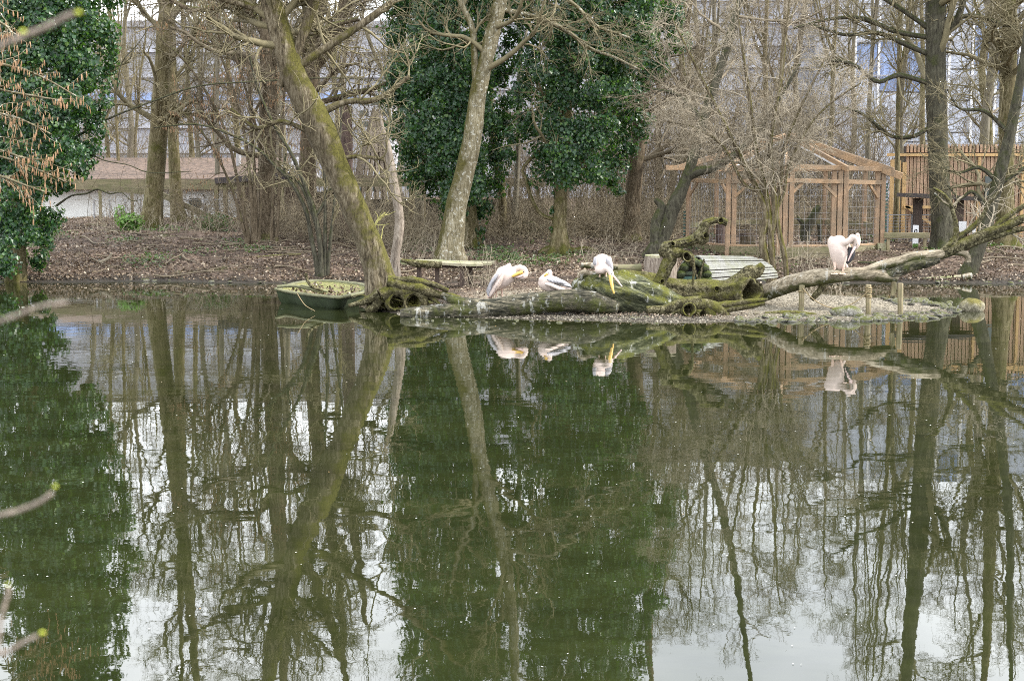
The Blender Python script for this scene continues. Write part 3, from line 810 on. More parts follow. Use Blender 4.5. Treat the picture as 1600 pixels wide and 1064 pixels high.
# A
d = column(lambda y: np.interp(y, [-420, 0, 150, 250, 330, 380], [712, 706, 700, 704, 726, 752]), lambda y: np.interp(y, [-420, -150, 0, 200, 250, 300, 330, 370], [62, 94, 104, 99, 84, 64, 44, 14]), 365, -430, 34)
ivy_tree('ivy-clad tree directly behind the pale lichen-spotted trunk, leaves reaching almost to the ground', 42.5,
         [(738, 398, 17), (735, 350, 14), (728, 250, 13), (715, 100, 12), (710, 0, 10), (715, -200, 7), (715, -420, 3)], d, 96000)
# B
d = column(lambda y: np.interp(y, [-420, 0, 60, 130, 200, 280], [902, 934, 938, 915, 906, 905]), lambda y: np.interp(y, [-420, -150, 0, 60, 130, 200, 250, 290], [68, 112, 132, 124, 102, 90, 72, 44]), 262, -430, 34)
d += [(872, 300, 12), (866, 330, 9), (864, 355, 8), (960, 285, 16), (965, 300, 11), (822, 190, 20), (1040, 45, 22), (800, 210, 20), (792, 240, 14)]
ivy_tree('ivy-clad tree with a bare lower trunk and spreading roots, right of the other', 41,
         [(874, 398, 21), (874, 375, 15), (875, 330, 13), (878, 250, 13), (885, 150, 12), (893, 50, 11), (900, -100, 9), (900, -400, 3)], d, 96000,
         extra_limbs=[[(874, 385, 8), (895, 392, 6), (915, 388, 4), (935, 395, 3)], [(872, 385, 8), (850, 392, 6), (838, 402, 3)], [(875, 380, 8), (885, 400, 6), (890, 408, 3)],
                      [(870, 345, 3), (845, 335, 3.5), (830, 310, 3.5), (822, 280, 3.5), (818, 262, 3), (850, 230, 2)]])

# right side trees
tree('bare_tree', 'grey brown trunk wrapped in vine stems just right of the ivy tree with roots', 'tree', 44,
     [(985, 380, 22), (987, 350, 16), (993, 270, 15), (1000, 190, 14), (1007, 110, 12), (1014, 0, 11), (1024, -130, 9), (1035, -350, 3)],
     levels=lv(l0_n_per=15, l0_t0=0.3), bmat='bark_brown', tmat='twig_brown', group=TG)
tree('elbow_tree', 'dark trunk bent like an elbow beside the wooden aviary, mossy at the bend', 'tree', 37.5,
     [(1022, 398, 16), (1035, 370, 14), (1052, 325, 14), (1066, 295, 12), (1075, 272, 11), (1088, 230, 9), (1104, 170, 9), (1125, 110, 8.5), (1143, 50, 8), (1158, -10, 7.5), (1180, -120, 6), (1200, -260, 4), (1215, -380, 2)],
     limbs=[[(1072, 276, 9), (1090, 268, 8), (1118, 262, 6), (1150, 240, 5), (1185, 205, 4), (1215, 160, 3), (1250, 100, 2)],
            [(1035, 375, 12), (1018, 392, 9), (1005, 402, 5)],
            [(1030, 385, 12), (1026, 350, 10), (1034, 325, 7), (1024, 312, 4)],
            [(1100, 190, 4), (1060, 150, 3), (1020, 140, 2)]],
     levels=lv(l0_n_per=9, l0_t0=0.35, l1_n_per=8), bmat='bark_dark', tmat='twig_brown', flute=0.2, rough=0.12)
tree('big_dark_trunk', 'thickest straight dark trunk on the right, standing before the slatted wooden building', 'tree', 41,
     [(1478, 392, 26), (1475, 365, 19), (1471, 320, 16.5), (1466, 250, 16), (1463, 150, 16.5), (1462, 50, 16), (1462, -60, 15), (1458, -180, 11), (1455, -300, 7), (1450, -420, 3)],
     limbs=[[(1458, 50, 4.5), (1430, 30, 4), (1400, 10, 3.5), (1360, -15, 3), (1320, -40, 2)], [(1458, 60, 4), (1400, 50, 4), (1350, 30, 3.5), (1300, 30, 2.5), (1240, 45, 2)],
            [(1457, 88, 4), (1410, 68, 3.8), (1370, 52, 3.2), (1320, 55, 2.6), (1270, 40, 2)], [(1455, 132, 4), (1405, 118, 3.8), (1370, 128, 3.2), (1330, 100, 2.8), (1270, 92, 2)],
            [(1452, 200, 3.6), (1425, 214, 3.2), (1390, 212, 2.8), (1350, 180, 2), (1310, 165, 1.5)], [(1470, 60, 5), (1495, 30, 5), (1510, -10, 4), (1530, -60, 3)], [(1475, 35, 4), (1520, 25, 3.5), (1570, 40, 3), (1620, 60, 2)]],
     levels=lv(l0_n_per=8, l0_t0=0.42, l1_n_per=7), bmat='bark_dark', tmat='twig_olive', flute=0.3, sides=20, rs=0.95)
tree('dark_leaning_tree', 'dark trunk leaning right out of the bank at the right edge, above the pond', 'tree', 37,
     [(1508, 436, 20), (1520, 410, 15), (1535, 370, 13.5), (1550, 320, 12.5), (1563, 270, 11.5), (1578, 210, 10.5), (1590, 150, 9.5), (1602, 80, 9), (1612, 0, 8), (1620, -120, 6), (1640, -300, 3)],
     limbs=[[(1560, 285, 4), (1530, 262, 3), (1500, 270, 2), (1470, 262, 1.2)], [(1545, 330, 3.5), (1520, 300, 3), (1500, 310, 2), (1480, 290, 1.2)], [(1578, 210, 4), (1540, 175, 3), (1500, 170, 2), (1480, 140, 1.2)], [(1560, 290, 3), (1590, 270, 3), (1630, 240, 2)]],
     levels=lv(l0_n_per=8, l0_t0=0.25, l0_L=(1, 2.4), l1_n_per=6), bmat='bark_dark', tmat='twig_olive', flute=0.1, rs=0.78)
tree('rooted_tree', 'grey-green trunk with gnarled surface roots at the right edge behind the leaning one', 'tree', 42,
     [(1573, 398, 30), (1571, 370, 20), (1571, 300, 16), (1573, 200, 14.5), (1576, 100, 14), (1578, 0, 13), (1585, -150, 9), (1590, -400, 3)],
     limbs=[[(1570, 385, 10), (1550, 388, 6), (1535, 390, 4)], [(1575, 388, 9), (1590, 395, 6), (1600, 404, 4)], [(1570, 388, 9), (1560, 398, 6), (1545, 402, 4)]],
     levels=lv(l0_n_per=14, l0_t0=0.4), crown_from=[0], bmat='bark_olive', tmat='twig_olive', flute=0.4, sides=20)

# multi-stem shrub with a cloud of fine pale twigs
def multi_stem(name, label, cat, Y, stems, bmat, tmat, levels, group=None):
    b = P(stems[0][0][0], stems[0][0][1], Y)
    gz = H(b[0], b[1])
    root = empty(name, (b[0], b[1], gz), label, cat, group)
    sets = []
    for s in stems:
        m = MB(); p, r = path(s, Y, 26); r = r * 0.72
        if abs(s[0][1] - stems[0][0][1]) < 14: p[0, 2] = H(p[0, 0], p[0, 1]) - 0.08
        m.add(*limb_geo(p, r, 10, 0.1, 4)); m.build('stem', M[bmat], root); sets.append((p, r))
    crown_geo(sets, levels).build('crown', M[tmat], root)
    return root
fine = [dict(n_per=16, t0=0.38, t1=1.0, L=(0.7, 1.6), ang=(25, 75), K=8, curl=0.2, up=0.03, rmul=0.5, rmin=0.009),
        dict(n_per=11, t0=0.15, t1=1.0, L=(0.35, 0.85), ang=(25, 75), K=6, curl=0.24, up=0.01, rmul=0.5, rmin=0.006),
        dict(n_per=7, t0=0.1, t1=1.0, L=(0.15, 0.4), ang=(25, 75), K=4, curl=0.25, up=0.0, rmul=0.6, rmin=0.0042)]
multi_stem('twiggy_shrub', 'multi-stemmed mossy shrub with a cloud of pale twigs in front of the aviary', 'shrub', 33,
           [[(1206, 440, 9), (1196, 405, 9), (1191, 370, 8.5), (1197, 335, 7), (1185, 300, 5.5), (1165, 262, 5), (1140, 210, 4), (1110, 150, 3.5), (1080, 90, 2.5), (1050, 30, 1.8)],
            [(1210, 436, 6), (1206, 400, 7), (1204, 365, 7), (1200, 325, 6), (1192, 280, 5), (1180, 230, 4), (1172, 160, 3.5), (1160, 80, 2.5), (1150, 0, 1.6)],
            [(1204, 372, 6), (1210, 340, 6), (1208, 290, 5.5), (1203, 240, 5), (1210, 180, 4), (1222, 110, 3), (1230, 30, 2), (1238, -60, 1.4)],
            [(1229, 438, 5.5), (1226, 400, 5.5), (1217, 360, 5), (1214, 325, 4.5), (1220, 280, 4), (1225, 230, 3.6), (1250, 170, 3), (1280, 110, 2.3), (1310, 50, 1.6)],
            [(1212, 330, 4), (1225, 300, 3.8), (1232, 260, 3.4), (1262, 200, 2.8), (1300, 160, 2.2), (1345, 130, 1.6)],
            [(1184, 300, 4), (1160, 285, 3.2), (1130, 230, 2.8), (1085, 200, 2), (1040, 190, 1.4)]],
           'bark_mossy', 'twig_pale', fine)
thin = [dict(n_per=7, t0=0.3, t1=1.0, L=(0.5, 1.3), ang=(20, 60), K=7, curl=0.18, up=0.05, rmul=0.5, rmin=0.008),
        dict(n_per=6, t0=0.15, t1=1.0, L=(0.2, 0.6), ang=(20, 60), K=5, curl=0.2, up=0.03, rmul=0.55, rmin=0.006)]
multi_stem('coppiced_shrub', 'clump of thin dark mossy stems rising from the mud left of the leaning tree', 'shrub', 36.8,
           [[(497, 420, 6), (488, 380, 5), (478, 330, 4.5), (455, 285, 4), (425, 255, 3.5), (405, 235, 3), (370, 215, 2.4), (310, 195, 1.8), (240, 200, 1.2)],
            [(503, 420, 7), (500, 380, 6), (492, 335, 5.5), (480, 300, 4.5), (455, 240, 4), (430, 200, 3), (400, 130, 2.5), (385, 60, 2)],
            [(508, 420, 5), (508, 380, 4), (508, 320, 3.5), (506, 260, 3), (500, 180, 2.4)],
            [(512, 419, 4.5), (517, 370, 3.5), (522, 320, 3), (530, 240, 2.4), (535, 150, 1.8)],
            [(500, 420, 4), (495, 360, 3), (470, 290, 3), (445, 270, 2.5), (447, 240, 2)],
            [(492, 340, 4), (505, 320, 3), (510, 300, 2.6), (535, 290, 2)]],
           'bark_dark', 'twig_olive', thin)
# yellow-green sapling next to the snag
multi_stem('lichened_sapling', 'short crooked yellow-green sapling leaning left against the grey snag', 'sapling', 33.2,
           [[(612, 424, 3.4), (604, 400, 3.2), (592, 375, 3), (580, 360, 2.8), (576, 345, 2)], [(582, 362, 2.4), (590, 345, 2), (602, 332, 1.5)], [(598, 386, 2), (588, 378, 1.5), (580, 384, 1)]],
           'sapling', 'sapling', thin[1:])
# hazels with catkins
def hazel(label, Y, stems, ncat, clen, levels, bmat='bark_brown', tmin=0.2):
    b = P(stems[0][0][0], stems[0][0][1], Y)
    root = empty('hazel_shrub', (b[0], b[1], H(b[0], b[1])), label, 'hazel shrub', 'hazels hung with catkins')
    sets = []
    for s in stems:
        m = MB(); p, r = path(s, Y, 26); p[0, 2] = H(p[0, 0], p[0, 1]) - 0.08
        m.add(*limb_geo(p, r, 8, 0.08, 4)); m.build('stem', M[bmat], root); sets.append((p, r))
    K = 26
    pts = np.stack([s[0] for s in sets]); rad = np.stack([s[1] for s in sets])
    mb = MB(); cur = (pts, rad); 
    for k, l in enumerate(levels):
        cur = spawn(cur[0], cur[1], **l); mb.add(*tubes(cur[0], cur[1], 3))
    mb.build('crown', M['twig_brown'], root)
    T = cur[0]; n = ncat
    i = R.randint(0, len(T), n); k = R.randint(1, T.shape[1], n); top = T[i, k]
    L = R.uniform(0.6, 1.2, n) * clen; off = R.normal(size=(n, 3)) * 0.12
    cp = np.stack([top + np.stack([off[:, 0] * L * q, off[:, 1] * L * q, -L * q], 1) for q in (0, .2, .6, .9, 1)], 1)
    cr = np.array([0.2, 1, 1, 0.8, 0.2])[None] * np.full((n, 1), clen * 0.075)
    V, f = tubes(cp, cr, 4)
    part('catkins', V, f, M['catkin'], root, kind='stuff').name = 'catkin_cluster'
    return root
hl = [dict(n_per=9, t0=0.4, t1=1.0, L=(0.8, 1.8), ang=(20, 60), K=7, curl=0.15, up=0.02, rmul=0.45, rmin=0.008),
      dict(n_per=8, t0=0.2, t1=1.0, L=(0.3, 0.8), ang=(20, 60), K=5, curl=0.2, up=0.0, rmul=0.5, rmin=0.005)]
hazel('hazel with fanning stems and pinkish catkins beside the straight brown trunk', 42.5,
      [[(396, 378, 4), (392, 300, 3), (380, 200, 2.5), (350, 100, 2), (310, 30, 1.5)], [(400, 378, 4), (398, 280, 3), (392, 180, 2.5), (385, 60, 2), (380, -40, 1.5)],
       [(390, 378, 3.5), (375, 300, 2.5), (350, 200, 2.2), (300, 110, 1.8), (250, 60, 1.4)], [(432, 378, 3), (436, 300, 2.4), (440, 200, 2), (450, 80, 1.6)], [(386, 378, 3), (360, 290, 2.2), (325, 220, 1.8), (280, 170, 1.2)],
       [(404, 378, 3), (408, 300, 2.4), (400, 200, 2), (360, 60, 1.8), (330, -60, 1.4)], [(424, 378, 3), (428, 260, 2.4), (425, 120, 2), (418, 0, 1.5)]], 2300, 0.10, hl)

# nearer hazel boughs reaching in from the left shore
def near_hazel():
    Y = 15.0
    root = empty('hazel_shrub', (-8.6, Y, H(-8.6, Y)), 'near hazel boughs hung with orange catkins, reaching in before the ivy at the left edge', 'hazel shrub', 'hazels hung with catkins')
    bx, bz = -8.6, H(-8.6, Y)
    boughs = []
    for tips in ([(-60, 90), (0, 100), (60, 118), (118, 150)], [(-60, 118), (0, 140), (50, 150), (100, 158)], [(-80, 170), (0, 178), (40, 190), (80, 210)], [(-80, 230), (0, 245), (50, 262), (105, 285)],
                 [(-80, 220), (0, 235), (40, 248), (80, 250)], [(-60, 20), (0, 36), (20, 52)], [(-60, 260), (0, 275), (40, 290), (70, 300)]):
        rows = [[bx, Y, bz - 0.1, 0.045], [bx + 0.1, Y, bz + 1.2, 0.035]]
        for k, t in enumerate(tips):
            q = P(t[0], t[1], Y + R.uniform(-0.2, 0.2)); rows.append([q[0], q[1], q[2], 0.016 - 0.003 * k])
        boughs.append(crom(rows, 26))
    B = np.array(boughs)
    for b in B:
        V, f = limb_geo(b[:, :3], np.maximum(b[:, 3], 0.004), 6, 0.1, 4)
        part('bough', V, f, M['bark_lichen'], root)
    mb = MB()
    c1 = spawn(B[:, :, :3], B[:, :, 3], n_per=16, t0=0.5, t1=1.0, L=(0.25, 0.6), ang=(20, 70), K=6, curl=0.2, up=0, rmul=0.5, rmin=0.0035)
    mb.add(*tubes(c1[0], c1[1], 4)); mb.build('crown', M['bark_lichen'], root)
    T = c1[0]; n = 950
    i = R.randint(0, len(T), n); k = R.randint(1, T.shape[1], n); top = T[i, k]
    L = R.uniform(0.035, 0.075, n); off = R.normal(size=(n, 3)) * 0.1
    cp = np.stack([top + np.stack([off[:, 0] * L * q, off[:, 1] * L * q, -L * q], 1) for q in (0, .2, .6, .9, 1)], 1)
    V, f = tubes(cp, np.array([0.3, 1, 1, 0.8, 0.2])[None] * np.full((n, 1), 0.0045), 5)
    part('catkin_cluster', V, f, M['catkin'], root, kind='stuff')
near_hazel()

# background trees: younger trunks between the buildings, each one its own tree
bgl = [dict(n_per=16, t0=0.22, t1=1.0, L=(1.6, 3.4), ang=(30, 70), K=8, curl=0.16, up=0.08, rmul=0.45, rmin=0.018),
       dict(n_per=8, t0=0.2, t1=1.0, L=(0.7, 1.6), ang=(25, 65), K=6, curl=0.2, up=0.05, rmul=0.5, rmin=0.011),
       dict(n_per=9, t0=0.2, t1=1.0, L=(0.4, 1.0), ang=(20, 60), K=3, curl=0.25, up=0.04, rmul=0.6, rmin=0.008)]
BG = [
    (170, 70, 6, 20, -260, 'bare tree far behind the house roof at the edge of the left ivy'),
    (205, 75, 8, -16, -300, 'bare tree far behind the house, just left of the thick olive trunk'),
    (300, 72, 7, 22, -300, 'bare tree far behind the house, just right of the slender olive trunk'),
    (335, 58, 6, 10, -260, 'twiggy tree at the right end of the white house roof'),
    (378, 68, 8, -30, -300, 'bare tree far behind the lean-to roof'),
    (440, 74, 9, 16, -320, 'tall bare tree far behind the grey pointed canopy'),
    (520, 66, 7, -14, -300, 'bare tree just left of the sawn trunk, far behind'),
    (566, 76, 8, 12, -320, 'bare tree between the sawn trunk and the pole cone, far behind'),
    (1020, 64, 8, 12, -300, 'bare tree far behind the elbow-shaped trunk'),
    (1085, 70, 8, -16, -320, 'bare tree far behind the left end of the aviary'),
    (1180, 66, 8, 14, -320, 'bare tree far behind the aviary peak, on its left'),
    (1255, 72, 8, -8, -320, 'bare tree far behind the aviary peak, on its right'),  # px base, Y, width px, lean px, height px top, label
    (186, 62, 4, 10, -160, 'thin bare tree behind the roof of the white house, nearest the left ivy'),
    (318, 66, 7, -14, -120, 'bare tree behind the house roof, right of the two olive trunks'),
    (352, 64, 8, 16, -140, 'bare tree behind the house roof, close left of the straight brown trunk'),
    (452, 58, 6, 12, -200, 'slim tree standing between the brown trunk and the leaning mossy tree'),
    (640, 50, 9, -4, -150, 'mossy trunk just right of the grey snag under the ivy'),
    (660, 47, 10, -6, -180, 'short wide mossy trunk under the left ivy tree'),
    (783, 46, 9, 40, -160, 'yellowish slanting trunk between the two ivy trees, the left one'),
    (800, 47, 7, 30, -160, 'yellowish slanting trunk between the two ivy trees, the right one'),
    (1062, 55, 6, 20, -200, 'slim tree behind the left bay of the aviary'),
    (1110, 60, 8, -10, -220, 'slim tree rising behind the aviary roof, left of its peak'),
    (1290, 58, 7, -26, -220, 'slim tree rising behind the aviary roof, right of its peak'),
    (1345, 48, 6, -22, -240, 'slender tree behind the right end of the aviary roof'),
    (1392, 45, 5, 16, -200, 'slender dark stem at the corner of the slatted building'),
    (1408, 46, 5, -30, -200, 'slender dark stem leaning left before the plywood corner'),
    (1436, 60, 7, 0, -250, 'slim grey tree behind the big dark trunk, on its left'),
    (1512, 50, 12, 2, -260, 'grey straight tree between the big dark trunk and the rooted tree'),
    (1545, 52, 10, -4, -260, 'grey tree close left of the rooted tree'),
]
PROTO = []
for k in range(4):
    K = 24; t = np.linspace(0, 1, K)
    R2 = R.uniform(-1, 1, 4)
    p = np.stack([1.3 * R2[0] * t + 0.38 * (np.sin(t * 6 + R2[1] * 3) - math.sin(R2[1] * 3)) + .1 * np.sin(t * 17), 0.4 * R2[2] * t + 0.2 * np.sin(t * 4 + R2[3] * 3), t * 14 - 0.15], 1)
    r = 0.14 * (1 - t) ** 0.8 + 0.012
    sets = [(p, r)]
    root = bpy.data.objects.new('background_tree', None); COL.objects.link(root); root.empty_display_size = .2
    mb = MB(); mb.add(*limb_geo(p, r, 10, 0.07, 2.5, flute=0.25))
    for q in range(3):     # a few steep limbs
        a0 = int(R.uniform(7, 14)); d = np.array([R.choice([-1, 1]) * R.uniform(.5, 1), R.uniform(-.6, .6), 1.6]); d = norm(d)
        lp = crom(np.array([p[a0], p[a0] + d * 1.6, p[a0] + d * 3 + [0, 0, 1.0], p[a0] + d * 3.6 + [0, 0, 3.2]]), K); lr = np.linspace(r[a0] * .65, .015, K)
        mb.add(*limb_geo(lp, lr, 8, 0.08, 3)); sets.append((lp, lr))
    mb.build('trunk', M['bark_far' if k % 2 else 'bark_olive'], root)
    c = crown_geo(sets[:1], [dict(n_per=15, t0=0.16, t1=1.0, L=(1.4, 3.2), ang=(35, 80), K=7, curl=0.2, up=0.05, rmul=0.34, rmin=0.016),
        dict(n_per=8, t0=0.12, t1=1.0, L=(0.7, 1.8), ang=(25, 70), K=6, curl=0.24, up=0.03, rmul=0.5, rmin=0.009),
        dict(n_per=6, t0=0.12, t1=1.0, L=(0.35, 0.95), ang=(25, 70), K=4, curl=0.28, up=0.02, rmul=0.55, rmin=0.006),
        dict(n_per=2, t0=0.2, t1=1.0, L=(0.2, 0.5), ang=(25, 65), K=3, curl=0.28, up=0.0, rmul=0.7, rmin=0.005)])
    c2 = crown_geo(sets[1:], [dict(n_per=7, t0=0.2, t1=1.0, L=(0.9, 2.2), ang=(30, 75), K=6, curl=0.22, up=0.05, rmul=0.45, rmin=0.012),
        dict(n_per=6, t0=0.15, t1=1.0, L=(0.4, 1.1), ang=(25, 70), K=5, curl=0.25, up=0.02, rmul=0.55, rmin=0.007),
        dict(n_per=5, t0=0.15, t1=1.0, L=(0.2, 0.6), ang=(25, 70), K=3, curl=0.28, up=0.0, rmul=0.7, rmin=0.0055)])
    c.add(np.concatenate(c2.V), c2.F); c.build('crown', M['twig_olive' if k < 2 else 'twig_brown'], root)
    PROTO.append(root)
rb = np.random.RandomState(21)
LOST = ['bare tree far behind the house, its foot hidden by the left ivy', 'bare tree far behind, framed between the two olive trunks and the left ivy', 'bare tree far behind, its foot hidden by the hazel shoots', 'bare tree far behind the coppiced shrub', 'bare tree far behind, between the snag and the left ivy tree', 'bare tree far behind the stub of the elbow-shaped tree', 'bare tree far behind the second aviary bay', 'bare tree far behind the stems of the twiggy shrub', 'bare tree far behind the right slope of the aviary roof']
for k in range(9):
    px = [135, 228, 395, 492, 620, 1045, 1150, 1215, 1325][k]
    BG.append((px, rb.uniform(62, 84), rb.uniform(5, 9), 0, 0, LOST[k]))
for k, (px, Y, w, lean, top, lab) in enumerate(BG):
    first = k < 4; src = PROTO[k % 4]
    if first: o = src
    else:
        o = src.copy(); COL.objects.link(o)
        for ch_ in list(src.children):
            c_ = ch_.copy(); COL.objects.link(c_); c_.parent = o
    x = (px - 800) / F * Y; sc_ = min(1.35, max(0.6, w * S(Y) * .75 / .14))
    if px > 1380: sc_ = min(1.3, sc_ * 1.1)
    o.location = (x, Y, H(x, Y)); o.rotation_euler = (0, 0, rb.uniform(0, 6.28)); o.scale = (sc_ * .85 * (1.15 if Y < 63 else 1), sc_ * .85, (rb.uniform(0.95, 1.2) if Y < 63 else max(.8, sc_ * rb.uniform(.8, .95))))
    tag(o, lab, 'tree', 'slim trees behind the bank')

# brush: masses of thin dead stems nobody could count
def brush(name, label, boxes, mat, h=(0.6, 1.8), r=(0.004, 0.009), curl=0.12, spread=0.35, K=6, kids=3):
    P0 = []
    for (x0, x1, Y0, Y1, n) in boxes:
        y = R.uniform(Y0, Y1, n); x = (R.uniform(x0, x1, n) - 800) / F * y; P0.append(np.stack([x, y], 1))
    P0 = np.concatenate(P0); n = len(P0); z, _ = height(P0[:, 0], P0[:, 1])
    ok = z > 0.03; P0, z = P0[ok], z[ok]; n = len(P0)
    d = norm(np.stack([R.normal(size=n) * spread, R.normal(size=n) * spread, np.ones(n)], 1)); L = R.uniform(h[0], h[1], n)[:, None]
    pts = np.empty((n, K, 3)); pts[:, 0] = np.stack([P0[:, 0], P0[:, 1], z - 0.03], 1); dr = R.normal(size=(n, 3)) * curl
    for k in range(1, K):
        d = norm(d + dr + R.normal(size=(n, 3)) * curl); pts[:, k] = pts[:, k - 1] + d * L / (K - 1)
    rad = R.uniform(r[0], r[1], n)[:, None] * np.linspace(1, 0.5, K)[None]
    mb = MB(); mb.add(*tubes(pts, rad, 3))
    if kids:
        c = spawn(pts, rad, kids, 0.3, 1.0, (h[0] * 0.3, h[1] * 0.35), (20, 70), 3, 0.25, 0.02, 0.7, r[0] * 0.8)
        mb.add(*tubes(c[0], c[1], 3))
    tag(mb.build(name, M[mat], kind='stuff'), label, 'brush', kind='stuff')
brush('brush_thicket', 'thicket of thin dead stems along the top of the bank', [(420, 690, 43, 50, 800), (690, 1060, 44, 50, 800), (1060, 1400, 45, 52, 400), (300, 420, 46, 52, 200), (1440, 1620, 43, 45.5, 60)], 'twig_brown', (0.7, 1.9), (0.004, 0.010), 0.22, 0.5)
brush('pale_brush', 'pale tan bramble stems tangled behind the centre of the bank', [(560, 720, 41, 46, 350), (760, 1050, 43, 49, 1200), (1040, 1370, 46, 53, 900), (400, 600, 44, 49, 500)], 'reed', (0.6, 2.6), (0.004, 0.009), 0.26, 0.6)
brush('tall_brush', 'tall fine tan twigs rising behind the aviary and the ivy trees', [(930, 1380, 50, 62, 1000), (760, 1000, 50, 60, 350), (130, 640, 60, 82, 450)], 'twig_brown', (2.5, 7.5), (0.009, 0.015), 0.10, 0.22, 8, 4)
brush('bramble_stems', 'tangle of thin bare stems in front of the white house', [(140, 440, 47, 51, 190)], 'twig_brown', (0.7, 2.6), (0.005, 0.010), .16, .4)
brush('bank_twigs', 'thin dry twigs standing along the front of the bank', [(730, 790, 31, 33.5, 60), (1240, 1330, 31, 32, 40), (1180, 1330, 37, 40, 90), (900, 1010, 37, 42, 70), (150, 420, 44, 48, 160), (620, 720, 37, 41, 60)], 'twig_pale', (0.3, 1.1), (0.004, 0.008), 0.14, 0.4)

# dead branches lying on the litter
deadb = MB()
for _ in range(170):
    y = R.uniform(36.8, 45); x = R.uniform(-0.37, 0.37) * y; a = R.uniform(-1.5, 1.5); L = R.uniform(0.4, 2.0)
    q = []
    for s in np.linspace(0, 1, 8):
        xx_ = x + math.cos(a) * L * s; yy_ = y + math.sin(a) * L * s + 0.08 * math.sin(s * 7 + x)
        q.append([xx_, yy_, H(xx_, yy_) + 0.03 + 0.05 * abs(math.sin(s * 3 + y))])
    if min(v[2] for v in q) < 0.08: continue
    deadb.add(*tubes(np.array(q)[None], (R.uniform(0.012, 0.03) * np.linspace(1, 0.4, 8))[None], 5))
tag(deadb.build('fallen_twigs', M['twig_brown'], kind='stuff'), 'dead twigs and sticks strewn over the leaf litter', 'twigs', kind='stuff')

# green laurel at the foot of the thick olive trunk
def bush(label, px, py, Y, rx, rz, n, mat, size):
    b = P(px, py, Y); gz = H(b[0], b[1])
    root = empty('small_evergreen', (b[0], b[1], gz), label, 'shrub')
    m = MB()
    for _ in range(9):
        e = b + np.array([R.uniform(-rx, rx), R.uniform(-.2, .2), R.uniform(0.5, 1) * rz]); s = np.array([b[0], b[1], gz - 0.03])
        q = crom(np.array([s, (s + e) / 2 + R.normal(size=3) * 0.04, e]), 7)
        m.add(*tubes(q[None], np.linspace(0.012, 0.005, 7)[None], 4))
    m.build('stem', M['twig_olive'], root)
    d = norm(R.normal(size=(n, 3))) * R.uniform(0.5, 1, (n, 1)); pos = np.array([b[0], b[1], gz + rz * 0.5]) + d * np.array([rx, 0.35, rz * 0.55])
    V, f = leaves_geo(pos, norm(d + [0, 0, 0.4]), R.uniform(size[0], size[1], n), 0.3)
    part('foliage', V, f, M[mat], root, smooth=False, kind='stuff')
bush('bright green laurel seedling at the foot of the thick olive trunk', 205, 362, 46, 0.45, 0.55, 420, 'laurel', (0.07, 0.13))
bush('small bright green shoot left of the bright laurel, near the white wall', 188, 350, 48.5, 0.2, 0.75, 110, 'laurel', (0.07, 0.12))
bush('dry brown and green bramble clump below the white house window', 335, 372, 46.5, 0.7, 0.6, 420, 'groundleaf', (0.04, 0.08))

# ------------------------------------------------------------------ far buildings
def grid_px(px, Y): return (px - 800) / F * Y
# long low-set facade on the left half: panels with a blue strip
def far_block(label, px0, px1, Y, ztop, floors, bandcol, wallcol, seed, blue=None, cols=14, fz0=3.0):
    x0, x1 = grid_px(px0, Y), grid_px(px1, Y)
    rr = np.random.RandomState(seed)
    root = empty('office_block', ((x0 + x1) / 2, Y, 1.2), label, 'building', 'large pale buildings far behind the trees')
    box('wall', x0, x1, Y, Y + 14, 0.5, ztop, M[wallcol], root)
    box('roof', x0 - 0.3, x1 + 0.3, Y - 0.3, Y + 14.3, ztop + 0.003, ztop + 0.5, M[bandcol], root)
    fh = (ztop - fz0) / floors; w = (x1 - x0) / cols
    me = None
    for k in range(floors):
        z = fz0 + k * fh
        if blue and k == blue:
            beam_ = box('blue_strip', x0, x1, Y - 0.28, Y - 0.004, z + fh * 0.1, z + fh * 0.4, M['sheet_blue'], root)
            continue
        box('ledge', x0, x1, Y - 0.35, Y - 0.004, z, z + 0.25, M['facade2'], root)
        for c in range(cols):
            if rr.rand() < 0.3: continue
            if me is None:
                V, f = box_geo(0.25, w - 0.25, -0.08, -0.003, 0, fh * 0.42); me = raw_mesh('window_band', V, f, M[bandcol], False)
            o = bpy.data.objects.new('window', me); COL.objects.link(o); o.parent = root
            o.location = (x0 + c * w - root.location.x, 0, z + fh * 0.38 - root.location.z)
    return root
far_block('long pale lavender building with a blue strip behind the left trees', -40, 640, 118, 15.2, 6, 'facade_band', 'facade', 4, blue=3, cols=18)
far_block('tall grey building with stacked ledges behind the aviary and shrub', 640, 1330, 128, 22.4, 10, 'facade_band', 'facade2', 5, cols=22)

